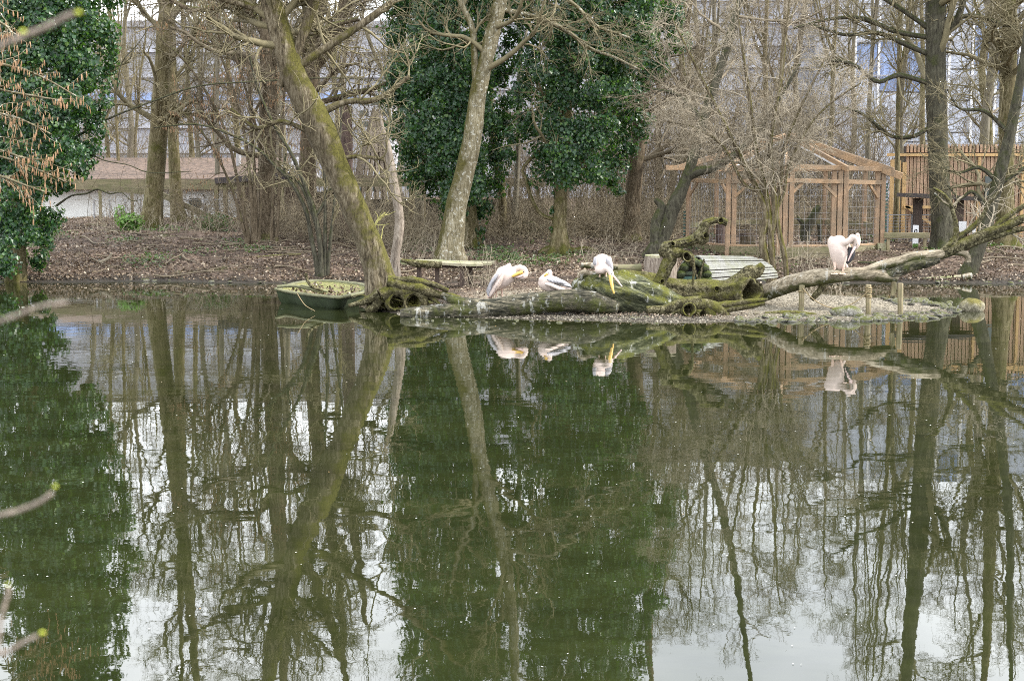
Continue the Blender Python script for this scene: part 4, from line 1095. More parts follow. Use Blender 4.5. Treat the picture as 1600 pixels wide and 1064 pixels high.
# building under scaffolding sheets on the right
def sheeted():
    Y = 112; x0, x1 = grid_px(1325, Y), grid_px(1720, Y)
    root = empty('sheeted_building', ((x0 + x1) / 2, Y, 1.2), 'building wrapped in pale and blue scaffold sheets behind the big dark trunk', 'building')
    box('wall', x0, x1, Y, Y + 14, 0.5, 21.0, M['facade2'], root)
    rr = np.random.RandomState(8)
    for c in range(11):
        w = (x1 - x0) / 11; xa = x0 + c * w
        z = 3.2
        while z < 20.6:
            hgt = min(rr.uniform(2.2, 4.0), 20.9 - z)
            n = 10; U = np.linspace(0, 1, n); W = np.linspace(0, 1, 5)
            uu, ww = np.meshgrid(U, W)
            V = np.stack([xa + 0.05 + uu * (w - 0.1), Y - 0.35 + 0.12 * np.sin(uu * 17 + c * 3 + z) + 0.05 * np.sin(ww * 9 + c), z + ww * (hgt - 0.12)], -1).reshape(-1, 3)
            i, j = np.meshgrid(np.arange(n - 1), np.arange(4)); b = (j * n + i).ravel()
            blue = (8.6 < z < 13.5 and rr.rand() < 0.35) or (rr.rand() < 0.03)
            part('scaffold_sheet', V, np.stack([b, b + 1, b + 1 + n, b + n], 1), M['sheet_blue' if blue else 'sheet_pale'], root)
            z += hgt
        beam('scaffold_pole', (xa, Y - 0.7, 1.0), (xa, Y - 0.7, 22.0), 0.16, 0.16, M['white_paint'], root)
    for z in np.arange(3, 21, 2.6):
        beam('scaffold_rail', (x0, Y - 0.95, z), (x1, Y - 0.95, z), 0.1, 0.12, M['facade_band'], root)
sheeted()

def tower():
    Y = 150; x0, x1 = grid_px(548, Y), grid_px(605, Y)
    root = empty('white_tower', ((x0 + x1) / 2, Y, 1.2), 'distant white block with small dark windows, seen between the sawn trunk and the snag', 'building')
    # stands forward of nothing but sky: placed nearer than the long facade so it shows
    return root
def white_block():
    Y = 105; x0, x1 = grid_px(562, Y), grid_px(612, Y)
    root = empty('white_block', ((x0 + x1) / 2, Y, 1.2), 'white block with rows of small dark windows between the sawn trunk and the grey snag', 'building')
    box('wall', x0, x1, Y, Y + 8, 0.5, 9.2, M['facade2'], root)
    box('roof', x0 - .15, x1 + .15, Y - .15, Y + 8.1, 9.203, 9.5, M['facade2'], root)
    for k in range(9):
        for c in (571, 590, 604):
            xa = grid_px(c, Y); z = 2.0 + k * 0.78
            box('window', xa - 0.32, xa + 0.32, Y - 0.04, Y + 0.02, z, z + 0.36, M['glass'], root)
white_block()

# ------------------------------------------------------------------ white house on the left
def house():
    Y = 57
    def pt(px, py, yy=Y): return P(px, py, yy)
    x0, x1 = grid_px(60, Y), grid_px(398, Y); g = 0.9
    ze = pt(0, 290)[2]; zt = pt(0, 252, 62)[2]
    root = empty('white_house', ((x0 + x1) / 2, Y, H(-12, Y)), 'low white house with a mossy red-brown roof behind the left trees', 'house')
    wxa, wxb = grid_px(297, Y), grid_px(320, Y); wza, wzb = pt(0, 329)[2], pt(0, 307)[2]
    mb = MB()
    mb.add(*box_geo(x0, wxa, Y, Y + 6, 0.4, ze)); mb.add(*box_geo(wxb, x1, Y, Y + 6, 0.4, ze))
    mb.add(*box_geo(wxa, wxb, Y, Y + 6, 0.4, wza)); mb.add(*box_geo(wxa, wxb, Y, Y + 6, wzb, ze))
    mb.build('wall', M['plaster'], root, False)
    w = empty_child('window', root, ((wxa + wxb) / 2, Y, wza))
    for a, b_ in (((wxa, wza), (wxb, wza)), ((wxa, wzb), (wxb, wzb)), ((wxa, wza), (wxa, wzb)), ((wxb, wza), (wxb, wzb))):
        beam('frame', (a[0], Y - 0.03, a[1]), (b_[0], Y - 0.03, b_[1]), 0.1, 0.14, M['white_frame'], w)
    box('pane', wxa, wxb, Y + 0.05, Y + 0.07, wza, wzb, M['glass'], w)
    # mono-pitch roof with fascia
    V = np.array([[x0 - .4, Y - .7, ze + .1], [x1 + .3, Y - .7, ze + .1], [x1 + .3, Y + 6, zt], [x0 - .4, Y + 6, zt]]); V = np.vstack([V, V + [0, 0, .16]])
    part('roof', V, BF, M['mossroof'], root, False)
    box('fascia', x0 - .4, x1 + .3, Y - .76, Y - .703, ze - .16, ze + .24, M['oldwood'], root)
    for px in range(90, 390, 22):
        box('rafter_end', grid_px(px, Y) - .07, grid_px(px, Y) + .07, Y - .7, Y - .003, ze - .12, ze + .05, M['larch'], root)
    for px in (196, 205, 214, 223, 252, 261, 277):
        xx_ = grid_px(px, Y - .8)
        box('white_panel', xx_, xx_ + 0.2, Y - .12, Y - .08, pt(0, 299)[2], pt(0, 284)[2], M['white_paint'], root)
    c = grid_px(376, 60)
    cy = MB(); p = np.array([[c, 60, zt - .6], [c, 60, zt + .1], [c, 60, zt + .35]]); cy.add(*limb_geo(crom(p, 6), np.full(6, .07), 12, 0.0)); cy.add(*limb_geo(crom(p + [0, 0, .36], 5)[:3], np.full(3, .1), 12, 0.0))
    cy.build('flue', M['steel'], root)
    return root
def empty_child(name, parent, loc):
    o = bpy.data.objects.new(name, None); COL.objects.link(o); o.parent = parent; o.empty_display_size = 0.1
    o.location = np.array(loc) - np.array(parent.location); return o
house()

def leanto():
    Y = 53
    x0, x1 = grid_px(338, Y), grid_px(470, Y)
    root = empty('lean_to', ((x0 + x1) / 2, Y, H(-10, Y)), 'open lean-to with a dark ragged roof and wooden posts right of the white house window', 'shed')
    g = H(-10, Y) - .1
    a = P(345, 283, Y); b = P(470, 274, Y)
    V, f = beam_geo(a, b, 2.2, 0.22); part('roof', V, f, M['darkroof'], root, False)
    beam('beam', P(338, 289, Y - .9), P(470, 289, Y - .9), 0.12, 0.16, M['oldwood'], root)
    for px in (338, 352, 380, 405, 440): 
        q = P(px, 290, Y - .9); beam('post', (q[0], q[1], g), (q[0], q[1], q[2]), 0.14, 0.14, M['oldpost'], root)
    box('back_wall', grid_px(372, Y + 1.5), grid_px(470, Y + 1.5), Y + 1.5, Y + 1.6, g, P(0, 292, Y + 1.5)[2], M['darkwood'], root)
leanto()

def rail_fence():
    Y = 50.5
    root = empty('stair_rail', (grid_px(270, Y), Y, H(-11, Y)), 'weathered diagonal handrail board running down right past the two olive trunks', 'handrail')
    beam('board', P(238, 298, Y), P(386, 366, Y - 1), 0.06, 0.2, M['oldwood'], root)
    beam('board', P(153, 293, Y + .1), P(240, 301, Y + .1), 0.06, 0.2, M['oldwood'], root)
    for px, py in ((156, 293), (206, 298), (252, 304), (300, 326), (345, 347)):
        q = P(px, py, Y + .12); beam('post', (q[0], q[1] , H(q[0], q[1]) - .1), (q[0], q[1], q[2]), 0.09, 0.09, M['oldpost'], root)
rail_fence()
def wire_fence(label, px0, px1, Y, pytop, n, mat='steel', rails=2, t=0.02):
    root = empty('wire_fence', (grid_px((px0 + px1) / 2, Y), Y, H(grid_px((px0 + px1) / 2, Y), Y)), label, 'fence')
    zt = P(0, pytop, Y)[2]
    for px in np.linspace(px0, px1, n):
        x = grid_px(px, Y); beam('post', (x, Y, H(x, Y) - .1), (x, Y, zt), 0.05, 0.05, M[mat], root)
    m = MB(); xa, xb = grid_px(px0, Y), grid_px(px1, Y); g = H((xa + xb) / 2, Y)
    for z in np.linspace(g + .1, zt, 9): m.add(*beam_geo((xa, Y, z), (xb, Y, z), 0.006, 0.006))
    for x in np.arange(xa, xb, 0.18): m.add(*beam_geo((x, Y, g), (x, Y, zt), 0.006, 0.006))
    m.build('wire_mesh', M[mat], root, False, kind='stuff')
    for k in range(rails): beam('rail', (xa, Y, zt - k * 0.8), (xb, Y, zt - k * 0.8), 0.03, 0.03, M[mat], root)
wire_fence('grey wire fence in front of the white house wall', 150, 345, 51.5, 312, 9)
wire_fence('wire mesh fence before the slatted wooden building', 1385, 1500, 43.5, 336, 4)

# long low shelter behind the centre with a grey wall
def shelter():
    Y = 56; g = H(0, Y) - .1
    x0, x1 = grid_px(395, Y), grid_px(850, Y)
    root = empty('long_shelter', ((x0 + x1) / 2, Y, g + .1), 'long low open shelter with a wooden beam roof behind the ivy trees', 'shed')
    zt = P(0, 284, Y)[2]
    box('roof', x0, x1, Y - .3, Y + 3, zt, zt + .12, M['oldwood'], root)
    box('beam', x0, x1, Y - .35, Y - .303, zt - .2, zt + .14, M['oldwood'], root)
    for px in range(400, 850, 44):
        x = grid_px(px, Y); box('post', x - .07, x + .07, Y - .2, Y - .06, g, zt - .003, M['oldpost'], root)
    w0 = box('wall', grid_px(545, Y + .6), x1, Y + .6, Y + .8, g, P(0, 312, Y)[2], M['concrete'], root)
    box('board_wall', x0, grid_px(545, Y + .6), Y + .6, Y + .75, g, P(0, 300, Y)[2], M['darkwood'], root)
shelter()

def teepee():
    Y = 72; g = H(0, Y)
    c = P(587, 176, Y); bx, zt = c[0], c[2]
    root = empty('slatted_cone', (bx, Y, g), 'tall pointed cone of grey weathered poles left of the snag', 'pole cone')
    rb = 36 * S(Y) * (P(0, 176, Y)[2] - g) / (P(0, 176, Y)[2] - P(0, 292, Y)[2])
    for k in range(22):
        a = k / 22 * 2 * math.pi
        beam('pole', (bx + rb * math.cos(a), Y + rb * math.sin(a), g), (bx + .12 * math.cos(a), Y + .12 * math.sin(a), zt + R.uniform(-.3, .2)), 0.13, 0.06, M['bark_snag'], root)
    for z in (0.35, 0.6, 0.8):
        th = np.linspace(0, 2 * np.pi, 25); rr_ = rb * (1 - z) + .1
        q = np.stack([bx + rr_ * np.cos(th), Y + rr_ * np.sin(th), np.full(25, g + (zt - g) * z)], 1)
        V, f = tubes(q[None], np.full((1, 25), 0.04), 5); part('hoop', V, f, M['bark_snag'], root)
teepee()
def tent():
    Y = 80; root = empty('grey_canopy', (grid_px(458, Y), Y, H(-12, Y)), 'small grey-blue pointed canopy roof seen behind the coppiced stems', 'canopy')
    a, b_ = grid_px(432, Y), grid_px(492, Y); z0, z1 = P(0, 276, Y)[2], P(0, 244, Y)[2]; m = (a + b_) / 2
    V = np.array([[a, Y, z0], [b_, Y, z0], [b_, Y + 3, z0], [a, Y + 3, z0], [m, Y + 1.5, z1]])
    part('cover', V, [np.array([[0, 1, 4], [1, 2, 4], [2, 3, 4], [3, 0, 4]])], M['facade'], root, False)
    for x in (a, b_): beam('pole', (x, Y, H(x, Y)), (x, Y, z0), .08, .08, M['steel'], root)
tent()

# ------------------------------------------------------------------ slatted wooden building, right
def slatted():
    Y = 46; x0, x1 = grid_px(1386, Y), grid_px(1760, Y); g = H(14, Y) - .15
    zt = P(0, 226, Y)[2]; zb = P(0, 240, Y)[2]
    root = empty('slatted_building', ((x0 + x1) / 2, Y, g), 'flat-topped building clad in reddish vertical slats at the right edge', 'building')
    box('wall', grid_px(1413, Y), x1, Y + .1, Y + .9, g, zt - .05, M['darkwood'], root)
    V, f = box_geo(0, 0.092, -0.04, 0, 0, zb - g - .1); ml = raw_mesh('slat', V, f, M['slat'], False)
    V, f = box_geo(0, 0.075, -0.04, 0, 0, zt - zb - .03); mt = raw_mesh('slat_top', V, f, M['slat'], False)
    x = grid_px(1412, Y); k = 0
    while x < grid_px(1640, Y) and k < 140:
        for me, z in ((ml, g + .02 + R.uniform(0, .01)), (mt, zb + .03)):
            o = bpy.data.objects.new('slat', me); COL.objects.link(o); o.parent = root
            o.location = (x - root.location.x, 0.09 - R.uniform(0, .012), z - root.location.z)
        x += 0.118; k += 1
    box('beam', x0 - .1, x1, Y - .06, Y + .04, zb - .09, zb + .0, M['ply'], root)
    for a, b_ in ((1386, 1392), (1394, 1402), (1405, 1411)):
        box('plywood_panel', grid_px(a, Y), grid_px(b_, Y), Y - .1, Y - .04, g, zb - .12 - R.uniform(0, .2), M['ply'], root)
    for px in (1455, 1522, 1590): box('mullion', grid_px(px, Y), grid_px(px + 4, Y), Y - .07, Y - .003, g, zb - .12, M['ply'], root)
    beam('brace', P(1415, 322, Y - .12), P(1458, 352, Y - .12), .05, .09, M['ply'], root)
    beam('brace', P(1412, 324, Y - .12), P(1460, 324, Y - .12), .05, .09, M['ply'], root)
    a, b_ = P(1538, 276, Y), P(1556, 310, Y)
    box('window', a[0], b_[0], Y - .1, Y - .05, b_[2], a[2], M['glass'], root)
slatted()
def canopy():
    Y = 43; x0, x1 = grid_px(1416, Y), grid_px(1528, Y); z = P(0, 305, Y)[2]
    root = empty('dark_canopy', ((x0 + x1) / 2, Y, H(12, Y)), 'low dark flat canopy roof on a brown post behind the big dark trunk', 'canopy')
    V, f = beam_geo((x0, Y + .5, z), (x1, Y + .5, z - .12), 1.6, 0.12); part('roof', V, f, M['darkroof'], root, False)
    for px in (1437, 1502):
        x = grid_px(px, Y); box('post', x - .12, x + .12, Y + .3, Y + .5, H(x, Y) - .1, z - .1, M['darkwood'], root)
canopy()
def plank_barrier():
    Y = 40.5
    root = empty('plank_barrier', (grid_px(1415, Y), Y, H(11, Y)), 'horizontal brown plank between the aviary corner and the big dark trunk', 'barrier')
    beam('plank', P(1381, 368, Y), P(1452, 368, Y), .06, .16, M['oldwood'], root, 0.008)
    for px in (1388, 1445):
        q = P(px, 368, Y + .07); beam('post', (q[0], q[1], H(q[0], q[1]) - .1), (q[0], q[1], q[2] + .06), .08, .08, M['oldpost'], root)
plank_barrier()
def sign(label, px, py0, py1, Y, w, ring):
    a = P(px, py0, Y); b_ = P(px, py1, Y); g = H(a[0], Y)
    root = empty('notice_board', (a[0], Y, g), label, 'sign')
    ww = w * S(Y) / 2
    box('post', a[0] - .03, a[0] + .03, Y + .012, Y + .06, g - .1, a[2], M['steel'], root)
    box('panel', a[0] - ww, a[0] + ww, Y - .01, Y + .01, b_[2], a[2], M['white_paint'], root)
    if ring:
        th = np.linspace(0, 2 * np.pi, 13); cz = a[2] * .74 + b_[2] * .26
        q = np.stack([a[0] + .035 * np.cos(th), np.full(13, Y - .016), cz + .055 * np.sin(th)], 1)
        V, f = tubes(q[None], np.full((1, 13), .014), 4); part('symbol', V, f, M['black'], root)
        box('green_strip', a[0] - ww, a[0] + ww, Y - .014, Y - .0105, b_[2], b_[2] + (a[2] - b_[2]) * .22, M['laurel'], root)
sign('narrow white sign with a black ring above the brown plank', 1431, 352, 389, 41.2, 9, True)
sign('small square white sign between the big dark trunk and the leaning tree', 1504, 346, 362, 43, 12, False)
sign('slim white sign just right of the small square one', 1522, 354, 366, 42.5, 5, False)

# ------------------------------------------------------------------ aviary frame
def aviary():
    g = 0.45
    root = empty('aviary', (grid_px(1228, 40), 41, 0.5), 'open hexagonal aviary frame of new reddish timber with a peaked roof', 'aviary')
    posts = [(1076, 265, 42.3), (1143, 266, 40.2), (1228, 264, 39.6), (1313, 266, 39.9), (1376, 268, 41.0)]
    backs = [(1120, 268, 45.5), (1205, 268, 46.5), (1290, 268, 46), (1352, 268, 44)]
    apex = P(1229, 212, 43)
    tops = []
    def dbl(px, Y, ptop, n=2, w=0.13):
        q = P(px, ptop, Y)
        for k in range(n):
            dx = (k - (n - 1) / 2) * (w + .035)
            beam('post', (q[0] + dx, Y, 0.35), (q[0] + dx, Y + 0.0, q[2] - .003), w, w, M['larch'], root, .006)
        tops.append(q)
    for (px, pt_, Y), n in zip(posts, (1, 2, 3, 3, 2)): dbl(px, Y, pt_, n)
    bt = []
    for px, pt_, Y in backs:
        q = P(px, pt_, Y); q[2] = tops[2][2]; bt.append(q)
        beam('post', (q[0], Y, 0.35), (q[0], Y, q[2]), .12, .12, M['larch'], root, .006)
    for k in range(4):
        a, b_ = tops[k], tops[k + 1]
        for dz, h in ((0.06, .13), (-.32, .12)):
            beam('plate', a + [0, -.07, dz], b_ + [0, -.07, dz], .06, h, M['larch_x'], root, .005)
        za, zb2 = 0.0, 0.0
        gg = lambda q, z: np.array([q[0], q[1], z])
        beam('sill', gg(a, .66) + [0, -.09, 0], gg(b_, .66) + [0, -.09, 0], .06, .19, M['oldwood'], root, .006)
        beam('sill', gg(a, .46) + [0, -.09, 0], gg(b_, .46) + [0, -.09, 0], .06, .2, M['oldwood'], root, .006)
        beam('sill', gg(a, .79), gg(b_, .79), .12, .05, M['larch_x'], root, .004)
        # corner braces at both ends of each bay
        t = norm(b_ - a)
        for s, q in ((1, a), (-1, b_)):
            beam('brace', q + t * s * .55 + [0, -.02, -.33], q + t * s * .1 + [0, -.02, -.75], .05, .07, M['larch_x'], root)
    allb = [tops[0]] + bt + [tops[4]]
    for k in range(len(allb) - 1):
        a, b_ = allb[k], allb[k + 1]
        beam('plate', a + [0, 0, .05], b_ + [0, 0, .05], .06, .14, M['larch_x'], root, .005)
        beam('rail', np.array([a[0], a[1], 1.28]), np.array([b_[0], b_[1], 1.28]), .05, .15, M['oldwood'], root)
        beam('sill', np.array([a[0], a[1], .6]), np.array([b_[0], b_[1], .6]), .06, .3, M['slat'], root)
    # rafters past the plates to the eaves
    for k, q in enumerate(tops + bt[:1] + bt[3:]):
        e = apex + (q + [0, 0, .14] - apex) * 1.13
        beam('rafter', apex, e, .07, .16, M['larch_x'], root, .006)
        if k in (1, 3): # white edge boards
            w0 = apex + (q + [0, -.06, .16] - apex) * 0.04; beam('edge_board', w0 + [0, -.07, -.1], apex + (q + [0, 0, .14] - apex) * .93 + [0, -.08, -.1], .03, .05, M['white_paint'], root)
    q = P(1409, 276, 40.6); beam('rafter', apex + [0, -.3, 0], q, .07, .2, M['larch_x'], root, .006)
    q = P(1040, 262, 42); beam('plate', tops[0] + [0, 0, .05], q, .06, .14, M['larch_x'], root)
    a = P(1226, 216, 39.9); beam('king_post', (a[0], a[1], a[2]), (a[0] - .02, a[1], P(1226, 268, 39.9)[2]), .07, .05, M['white_paint'], root)
    for s in (-1, 1): beam('strut', P(1228 + 2 * s, 246, 40.2), P(1228 + 16 * s, 263, 40), .05, .07, M['larch_x'], root)
    # green louvre at both outer corners
    V, f = box_geo(0, .16, -.02, .03, 0, .05); ml = raw_mesh('louvre', V, f, M['greenmesh'], False)
    for px, Y, py0, py1 in ((1379, 41.05, 285, 398), (1068, 42.35, 330, 378)):
        a = P(px, py0, Y); b_ = P(px, py1, Y); z = b_[2]
        while z < a[2]:
            o = bpy.data.objects.new('louvre', ml); COL.objects.link(o); o.parent = root
            o.location = (a[0] - root.location.x, Y - root.location.y, z - root.location.z); z += .095
    q = P(1376, 388, 40.9); box('corner_block', q[0] - .13, q[0] + .13, 40.7, 40.86, P(0, 404, 40.9)[2], P(0, 380, 40.9)[2], M['slab'], root)
    # wire netting in the bays
    m = MB()
    for k in range(4):
        a, b_ = tops[k], tops[k + 1]; L = np.linalg.norm((b_ - a)[:2])
        for s in np.arange(0.1, L, .16):
            q = a + (b_ - a) * s / L; m.add(*beam_geo((q[0], q[1] + .02, .8), (q[0], q[1] + .02, q[2] - .3), .004, .004))
        for z in np.arange(.9, a[2] - .3, .16): m.add(*beam_geo((a[0], a[1] + .02, z), (b_[0], b_[1] + .02, z), .004, .004))
    m.build('netting', M['steel'], root, False, kind='stuff')
aviary()
def stump(label, px, py0, py1, rpx, Y, mat='bark_brown', top='slab', flare=0.3, cat='tree stump', group='cut tree stumps', name='tree_stump'):
    a = P(px, py1, Y); b_ = P(px, py0, Y); r = rpx * S(Y)
    root = empty(name, (a[0], Y, a[2]), label, cat, group)
    p = np.linspace([a[0], Y, min(a[2], H(a[0], Y)) - .08], b_, 14)
    V, f = limb_geo(p, np.full(14, r), 24, .07, 4, flute=flare, cap1=False); part('trunk', V, f, M[mat], root)
    th = np.linspace(0, 2 * np.pi, 24, endpoint=False)
    ring = p[-1] + np.stack([np.cos(th) * r * 1.0, np.sin(th) * r * 1.0, 0.02 + 0 * th], 1); r2 = ring - [0, 0, .05]
    i = np.arange(24); j = (i + 1) % 24
    VV = np.concatenate([r2, ring, p[-1][None] + [0, 0, .025]])
    part('cut_face', VV, [np.stack([i, j, j + 24, i + 24], 1), np.stack([i + 24, j + 24, np.full(24, 48)], 1)], M[top], root, False)
stump('round sawn stump with a pale flat top behind the gnarled snag, left of the hutch', 1033, 400, 447, 25, 29.6, 'bark_snag', 'slab', .1)
stump('dark sawn stump in the brush between the ivy tree and the vine-wrapped trunk', 923, 350, 380, 13, 46, 'bark_brown', 'darkwood')
stump('short dark stump standing inside the left bay of the aviary', 1128, 352, 384, 9, 43, 'bark_post', 'bark_post')
stump('low round log section lying inside the second bay of the aviary', 1168, 366, 384, 12, 42.5, 'bark_brown', 'darkwood')

def root_ball():
    Y = 46; c = P(832, 362, Y); root = empty('root_ball', (c[0], Y, H(c[0], Y)), 'dark upturned root mass with ragged roots between the two ivy trees', 'root mass')
    m = MB(); 
    for k in range(16):
        a = R.uniform(0, math.pi); L = R.uniform(.35, .75)
        e = c + np.array([math.cos(a) * L, R.uniform(-.3, .2), math.sin(a) * L * .7 - .1])
        p = crom(np.array([c + [0, .1, -.25], (c + e) / 2 + R.normal(size=3) * .08, e]), 8)
        V, f = limb_geo(p, np.linspace(.16, .03, 8), 8, .3, 6); m.add(V, f)
    m.build('roots', M['bark_dark'], root).name = 'root_mass'
    p, r = path([(815, 372, 6), (838, 366, 5), (850, 355, 3)], 45.5, 12); V, f = limb_geo(p, r, 8, .2, 5); part('root', V, f, M['bark_snag'], root)
root_ball()
def perch():
    Y = 43.5; root = empty('perch_snag', (grid_px(1262, Y), Y, .6), 'dark leaning dead stump standing inside the middle bay of the aviary', 'dead tree')
    for l in ([(1255, 385, 8), (1262, 355, 8), (1272, 335, 7), (1280, 322, 4)], [(1282, 385, 3), (1280, 350, 3.2)], [(1255, 350, 4), (1246, 340, 3)]):
        p, r = path(l, Y, 14); p[0, 2] = .6; V, f = limb_geo(p, r, 12, .2, 4); part('trunk', V, f, M['bark_dark'] , root)
perch()

# ------------------------------------------------------------------ island: fallen trunks
def log(name, label, Y, ctrl, mat, extra=(), n=50, sides=28, hollow0=0, hollow1=0, rough=.1, ridges=.04, cat='fallen trunk', holes=()):
    p, r = path(ctrl, Y, n); mid = p[n // 2]
    root = empty(name, (mid[0], mid[1], max(0, H(mid[0], mid[1]))), label, cat)
    V, f = limb_geo(p, r, sides, rough, 3.2 if sides > 30 else 2.4, hollow0=hollow0, hollow1=hollow1, ridges=ridges)
    part('trunk', V, f, M[mat], root)
    for e in extra:
        kw = dict(e[1]); mt = kw.pop('mat', mat); nm = kw.pop('name', 'branch')
        q, rr_ = path(e[0], Y, 24); V, f = limb_geo(q, rr_, 16, kw.pop('rough', .14), 4, **kw); part(nm, V, f, M[mt], root)
    for (px, py, rp, dY, fx) in holes:        # knot holes: a raised rim round a dark cup
        c = P(px, py, Y + dY); d = norm(np.array([fx, -1.0, 0.1])); R0 = rp * S(Y); q = np.stack([c + d * .04, c + d * .015, c - d * .03, c - d * R0 * 2.6])
        punch([o_ for o_ in root.children if not o_.name.startswith('knot')], c, d, R0 * .86, R0 * 2.2)
        V, f = limb_geo(q, np.array([.95, 1.08, 1.12, .95]) * R0, 24, .34, 7, hollow0=R0 * 2.4); o = part('knot', V, f, M['moss_wood'], root)
    return root
log('fallen_log', 'long low fallen trunk lying at the water, under the two left pelicans', 26.9,
    [(627, 494, 9.5), (640, 492, 11), (690, 487, 13), (740, 484, 15), (790, 480, 17), (830, 475, 17.5), (870, 470, 18), (905, 470, 18.5), (935, 474, 17), (965, 482, 11)], 'log_grey',
    extra=[([(690, 460, 4), (715, 472, 8), (750, 478, 10)], {}), ([(800, 494, 9), (815, 484, 10), (835, 476, 8)], {}), ([(655, 500, 4), (648, 502, 5), (643, 498, 4)], {})], rough=.07)
log('split_trunk', 'massive mossy trunk with bird droppings on its broken upper end, under the gaping pelican', 27.3,
    [(908, 436, 12, .3), (915, 446, 23, .2), (945, 455, 31), (985, 463, 33), (1025, 474, 27), (1065, 484, 19), (1105, 492, 12), (1135, 497, 7)], 'log_green', ridges=.085, rough=.13, sides=64, n=120,
    extra=[([(905, 470, 5), (925, 482, 9), (960, 484, 7), (1000, 490, 5)], {}), ([(905, 436, 4), (912, 428, 6), (930, 430, 5), (948, 434, 4)], {'mat': 'log_pale'})])
log('hollow_trunk', 'mossy hollow trunk with a dark open end and upright stub in front of the hutch', 28.0,
    [(950, 436, 14), (985, 440, 18), (1030, 450, 21), (1080, 458, 21), (1130, 459, 22), (1160, 457, 24, -.1), (1176, 456, 22, -.35)], 'moss_wood', hollow1=.35, sides=44, n=90, ridges=.08, rough=.13,
    extra=[([(1135, 452, 13), (1152, 440, 12), (1168, 431, 10), (1182, 424, 9), (1192, 414, 5)], {}), ([(1150, 440, 8), (1166, 424, 8), (1178, 420, 6)], {})], holes=[(1172, 456, 18, -.40, .35), (1120, 452, 4, -.24, 0)])
log('root_stubs', 'cluster of broken mossy root stubs at the water in front of the hollow trunk', 26.7,
    [(1022, 505, 3), (1040, 496, 7), (1058, 487, 9), (1075, 480, 9), (1095, 477, 8)], 'moss_wood',
    extra=[([(1072, 478, 9), (1092, 476, 9.5), (1118, 482, 9.5), (1140, 500, 8)], dict(name='stub')), ([(1102, 482, 10), (1110, 492, 11), (1122, 503, 9)], dict(name='stub')), ([(1080, 480, 7), (1084, 492, 7), (1070, 500, 6)], dict(name='stub')),
           ([(1010, 484, 6), (1040, 484, 8), (1070, 474, 9), (1096, 470, 8)], dict(name='stub')), ([(1120, 478, 5), (1150, 474, 5), (1180, 470, 4), (1200, 468, 2)], dict(name='stub')), ([(1125, 486, 5), (1160, 480, 5), (1195, 474, 3)], dict(name='stub'))],
    holes=[(1076, 485, 9, -.26, .1), (1098, 492, 8, -.26, .3)])
log('gnarled_snag', 'gnarled mossy snag rising from the trunks and hooking right at its top', 27.6,
    [(1028, 458, 14), (1031, 440, 13), (1040, 420, 12), (1047, 404, 11), (1041, 392, 11), (1042, 385, 9.5), (1062, 380, 9), (1082, 375, 9.5), (1096, 365, 9), (1101, 352, 7.5), (1113, 345, 6.8), (1125, 345, 7), (1136, 349, 7.5)], 'moss_wood', n=130, sides=36, rough=.26, ridges=.10, hollow1=.06,
    extra=[([(1030, 396, 6), (1040, 393, 10), (1056, 394, 10), (1068, 396, 6)], dict(name='burr', rough=.25)), ([(1066, 398, 8), (1074, 400, 9), (1080, 408, 6), (1082, 416, 3)], dict(name='burr', rough=.25)), ([(1088, 372, 6), (1098, 374, 8), (1106, 371, 6)], dict(name='burr', rough=.35)),
           ([(1082, 404, 3), (1084, 425, 2.5), (1082, 445, 2)], dict(name='branch'))],
    holes=[(1052, 381, 4.5, -.12, -.3), (1103, 369, 6, -.10, .3), (1074, 401, 7, -.12, 0), (1126, 345, 4, -.1, .2), (1034, 440, 4, -.16, .2)])
